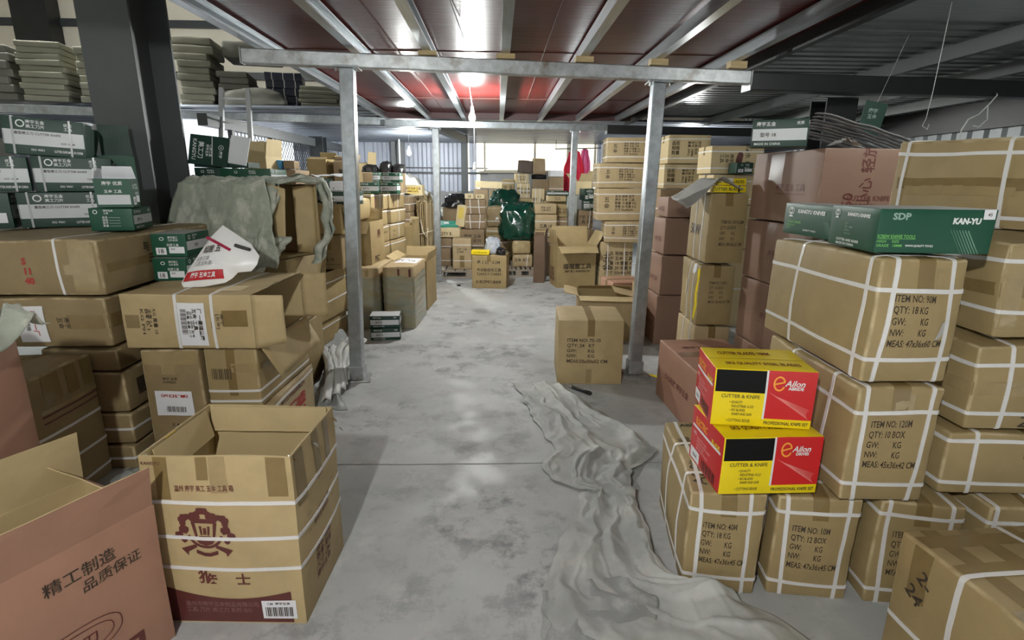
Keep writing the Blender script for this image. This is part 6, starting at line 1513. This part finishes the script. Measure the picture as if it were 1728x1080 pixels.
LAY['PB'] = (-.2, 12.5, 0, 0, .7, .4, 1.38); block('PB', 2, 3, 'plain carton under the cream board', 'plain cartons under the cream board', kraft_dark)
# on the carton in the middle of the aisle
zt = LAY['BX'][2] + LAY['BX'][6]
LAY['YP'] = (-.25, 7.92, zt, -.12, .27, .14, .065); b = carton('YP', 'bright yellow pack on the carton with black characters', yellow, '', None, [('CUTTER BLADES', 'front', .5, .5, .02)], name='blade_pack', cat='small box', bulge=0, warp=.001, r=.003, n=2)
blob('tool_bag', (-.07, 8.10, zt), (.22, .26, .21), mk('grey blue bag', (.42, .46, .52), .5, vary=.1), 'grey bag lying on the carton with black characters', 'bag', 2.5, .25)
blob('black_pouch', (.045, 7.94, zt), (.13, .20, .09), black_plastic, 'black pouch beside the grey bag on the carton with black characters', 'pouch', 9, .25)
# tied bundles of flattened cartons
def bundle(x, y, w, h, n, label, yaw):
    r = empty('cardboard_bundle', (x, y, 0), yaw)
    for k in range(n):
        o = MB().grid(lambda a, c: (-w/2 + w * k / n + .012 * nz(c * 3, a * 2, k), -.25 + .5 * a + .012 * nz(k, c * 2), (h + .08 * nz(k * 2.3, x * 4) - .03 * math.sin(a * 7 + k)) * c), 6, 8).build('folded_board', [kraft, brown_old, kraft_print][k % 3], r); solidify(o, .012)
    for z in (h * .30, h * .62):
        s = MB(); s.tube([(-w/2 - .01, -.27, z), (0, -.285, z + .02), (w/2 + .01, -.27, z + .05), (w/2 + .015, .26, z + .03), (-w/2 - .015, .26, z), (-w/2 - .01, -.27, z)], .007, 5); s.build('string', mk('pale string', (.70, .62, .48), .7), r)
    s = MB()
    s.tube([(-.03, -.29, h * .80), (.0, -.30, h * .66), (.05, -.30, h * .60), (.08, -.30, h * .70)], .009, 5)
    s.build('string', mk('pale string', (.70, .62, .48), .7), r)
    tag(r, label, 'cardboard bundle', 'tied cardboard bundles')
bundle(-1.10, 8.42, .16, 1.22, 6, 'tied bundle of flattened cartons, left one before the far left post', -.08)
bundle(-1.19, 8.98, .20, 1.30, 7, 'tied bundle of flattened cartons, right behind the first one', -.05)
# dark plastic things on the green packs
zg = LAY['GQ4'][2] + LAY['GQ4'][6]
LAY['DK'] = (-1.45, 7.1, LAY['Q6'][2] + LAY['Q6'][6], 0, .5, .3, .25); b = carton('DK', 'dark carton behind the green packs on the kraft column', kraft_dark, '', None, bulge=.004, n=3)
for k, (x, w, h) in enumerate(((-1.62, .20, .09), (-1.42, .16, .13), (-1.26, .16, .10))): blob('black_helmet', (x, 7.1, LAY['DK'][2] + .25), (w, .2, h), black_plastic, ['flat black plastic thing, left of three on the dark carton', 'tall black plastic thing, middle of three on the dark carton', 'round black plastic thing, right of three on the dark carton'][k], 'plastic part', k * 3., .15)
# blue tray
x, y, zb, yaw, sx, sy, sz = LAY['H2']
r = empty('blue_tray', (x, y, zb), yaw); t = MB()
rim = [(-sx/2, -sy/2), (sx/2, -sy/2), (sx/2, sy/2), (-sx/2, sy/2)]
for k in range(4):
    a, c = rim[k], rim[(k+1) % 4]; t.grid(lambda u, v: ((a[0] + (c[0]-a[0]) * u) * (.72 + .28 * v), (a[1] + (c[1]-a[1]) * u) * (.72 + .28 * v), sz * v), 4, 3)
t.grid(lambda u, v: ((u - .5) * sx * .72, (v - .5) * sy * .72, .003), 2, 2); o = t.build('tray', blue_m, r); solidify(o, .004)
MB().tube([(p[0], p[1], sz) for p in rim + rim[:1]], .006, 6).build('rim', blue_m, r)
tag(r, 'blue plastic tray on a kraft carton below the wire mesh', 'tray')
# white lidded green box leaning open behind the sacking
x, y, zb, yaw, sx, sy, sz = LAY['G13']
r = empty('green_box', (-2.20, 4.52, 1.64), .05)
lid = MB().box((0, 0, 0), (.30, .012, .235)).build('lid_panel', green_dk, r); lid.location = (-.10, 0, .125); lid.rotation_euler = (-.25, .10, 0)
wl = MB().box((0, 0, 0), (.145, .010, .225)).build('white_flap', paper, r); wl.location = (.125, .01, .13); wl.rotation_euler = (-.25, .16, 0)
MB().box((-.02, .12, .02), (.42, .24, .04)).build('base', green_dk, r)
def flat_text(body, parent, x, z, h, rot, m=ink_white, y=-.0075):
    vs, fs, W, H = text_geo(body, .02, 0.); k = h / H
    link('printed_text', [(x + (p.x - W/2) * k * math.cos(rot) - (p.y - H/2) * k * math.sin(rot), y, z + (p.x - W/2) * k * math.sin(rot) + (p.y - H/2) * k * math.cos(rot)) for p in vs], fs, m, parent, False)
flat_text('KANGYU', lid, -.11, 0, .03, -PI/2); flat_text('美工刀', lid, -.06, 0, .045, -PI/2); flat_text('优质工具\n康宇五金', lid, .0, 0, .05, -PI/2); flat_text('⊕ 康宇', lid, .09, 0, .04, -PI/2)
MB().box((.025, -.0075, 0), (.006, .001, .22), M=Matrix.Rotation(-.08, 3, 'Y')).build('strap', strap_m, lid)
tag(r, 'green box with its printed lid tilted up beside a white flap, behind the sacking', 'green box')
# ---------------------------------------------------------------- small things near the camera
r = empty('utility_knife', (.634, 3.785, .016), -.83)
MB().tube([(-.10, 0, 0), (-.095, 0, 0), (.05, 0, 0), (.085, 0, 0), (.10, 0, 0)], [.010, .014, .015, .017, .012], 10).build('handle', black_plastic, r, True)
MB().tube([(-.104, 0, 0), (-.078, 0, 0)], [.0145, .0155], 10).build('collar', chrome, r, True)
MB().tube([(-.06, 0, .010), (.04, 0, .012)], .006, 6).build('slide', chrome, r, True)
tag(r, 'black tool with a bright collar on the floor before the closed carton', 'tool')
o = MB().box((0, 0, 0), (.19, .022, .008)).build('yellow_rule', yellow); o.location = (1.29, 4.12, .004); o.rotation_euler.z = -.62; tag(o, 'yellow strip on the floor at the foot of the leaning post', 'ruler')
o = MB().tube([(0, 0, .01), (.03, .01, .012), (.06, -.01, .01)], [.008, .014, .006], 6).build('scrap', black_plastic, None, True); o.location = (-.62, 8.0, 0); tag(o, 'small black scrap on the floor before the left pallet', 'scrap')
b = MB(); b.tube([(1.02, 1.38, .004), (1.10, 1.40, .006), (1.20, 1.37, .004), (1.28, 1.42, .006), (1.33, 1.40, .004)], .004, 5); o = b.build('twine', mk('dark twine', (.12, .11, .10), .8)); tag(o, 'dark twine on the floor in front of the right-hand cartons', 'twine')
o = MB().tube([(0, 0, .008), (.012, .012, .014), (.03, .016, .008)], [.006, .009, .004], 6).build('scrap', black_plastic, None, True); o.location = (.99, 1.52, 0); tag(o, 'small black scrap on the floor below the second front carton', 'scrap')
# over the pinkish stack: grey strips, hanging card, clear tape, wires
zP = LAY['P1'][2] + LAY['P1'][6]
b = MB()
for k in range(9):
    b.grid(lambda a, c, k=k: (1.86 + .62 * a + .02 * k, 3.25 + .05 * k + .04 * c, zP + .20 - .17 * a - .012 * k + .012 * nz(a * 4, k) + .02 * math.sin(a * 3)), 16, 2)
o = b.build('grey_strips', mk('grey strip', (.20, .20, .20), .45, vary=.2), None, True); solidify(o, .006); tag(o, 'bundle of grey strips lying across the pinkish stack', 'strips')
o = MB().box((0, 0, 0), (.16, .006, .215)).build('hanging_card', green_dk); o.location = (2.63, 3.92, 2.0); o.rotation_euler = (0, .18, 0); tag(o, 'dark green card hanging under the right deck', 'card')
flat_text('康宇\n五金', o, -.01, .03, .07, .1, mk('faded pale print', (.25, .33, .30), .5), -.004)
MB().tube([(0, 0, .105), (.06, 0, .56)], .0015, 4).build('thread', cable_dk, o)
b = MB(); b.grid(lambda a, c: (1.86 + .16 * a, 3.05 + .08 * c, zP + .006 + .03 * math.sin(a * PI) * (1 + nz(a * 8, c * 8))), 14, 6); o = b.build('tape_lump', mk('crumpled clear film', (.55, .55, .53), .1, bump=.6, bscale=20), None, True); tag(o, 'crumpled clear film on the edge of the pinkish stack', 'plastic film')
r = MB().tube([(2.56, 3.3, 2.55), (2.555, 3.3, 2.30), (2.55, 3.3, 2.08), (2.54, 3.3, 1.93), (2.525, 3.3, 1.89), (2.56, 3.3, 1.87), (2.565, 3.3, 1.90)], .0022, 6).build('hanging_wire', cable_dk, None, True); tag(r, 'thin wire with a hooked end hanging under the right deck', 'wire')
r = MB().tube([(4.14, 4.665, 2.30), (4.10, 4.6, 2.27), (4.05, 4.6, 2.20), (3.98, 4.6, 2.12), (3.90, 4.6, 2.08), (3.86, 4.6, 2.0), (3.85, 4.6, 1.82)], .005, 6).build('hanging_wire', cable_m, None, True); tag(r, 'white cable with a loop hanging from the black beam on the right', 'wire')
MB().tube([(4.04, 4.6, 2.19), (4.06, 4.6, 2.08), (4.0, 4.6, 2.02), (3.95, 4.6, 2.03)], .004, 6).build('cable_end', cable_m, r, True)
# chalk coloured cable along the floor of the deck: thin string across the ceiling
o = MB().tube([(-.27, 3.25, 2.52), (-.24, 3.9, 2.50), (-.22, 4.05, 2.44)], .003, 5).build('ceiling_wire', cable_dk, None, True); tag(o, 'dark wire under the red deck running to the near beam', 'wire')
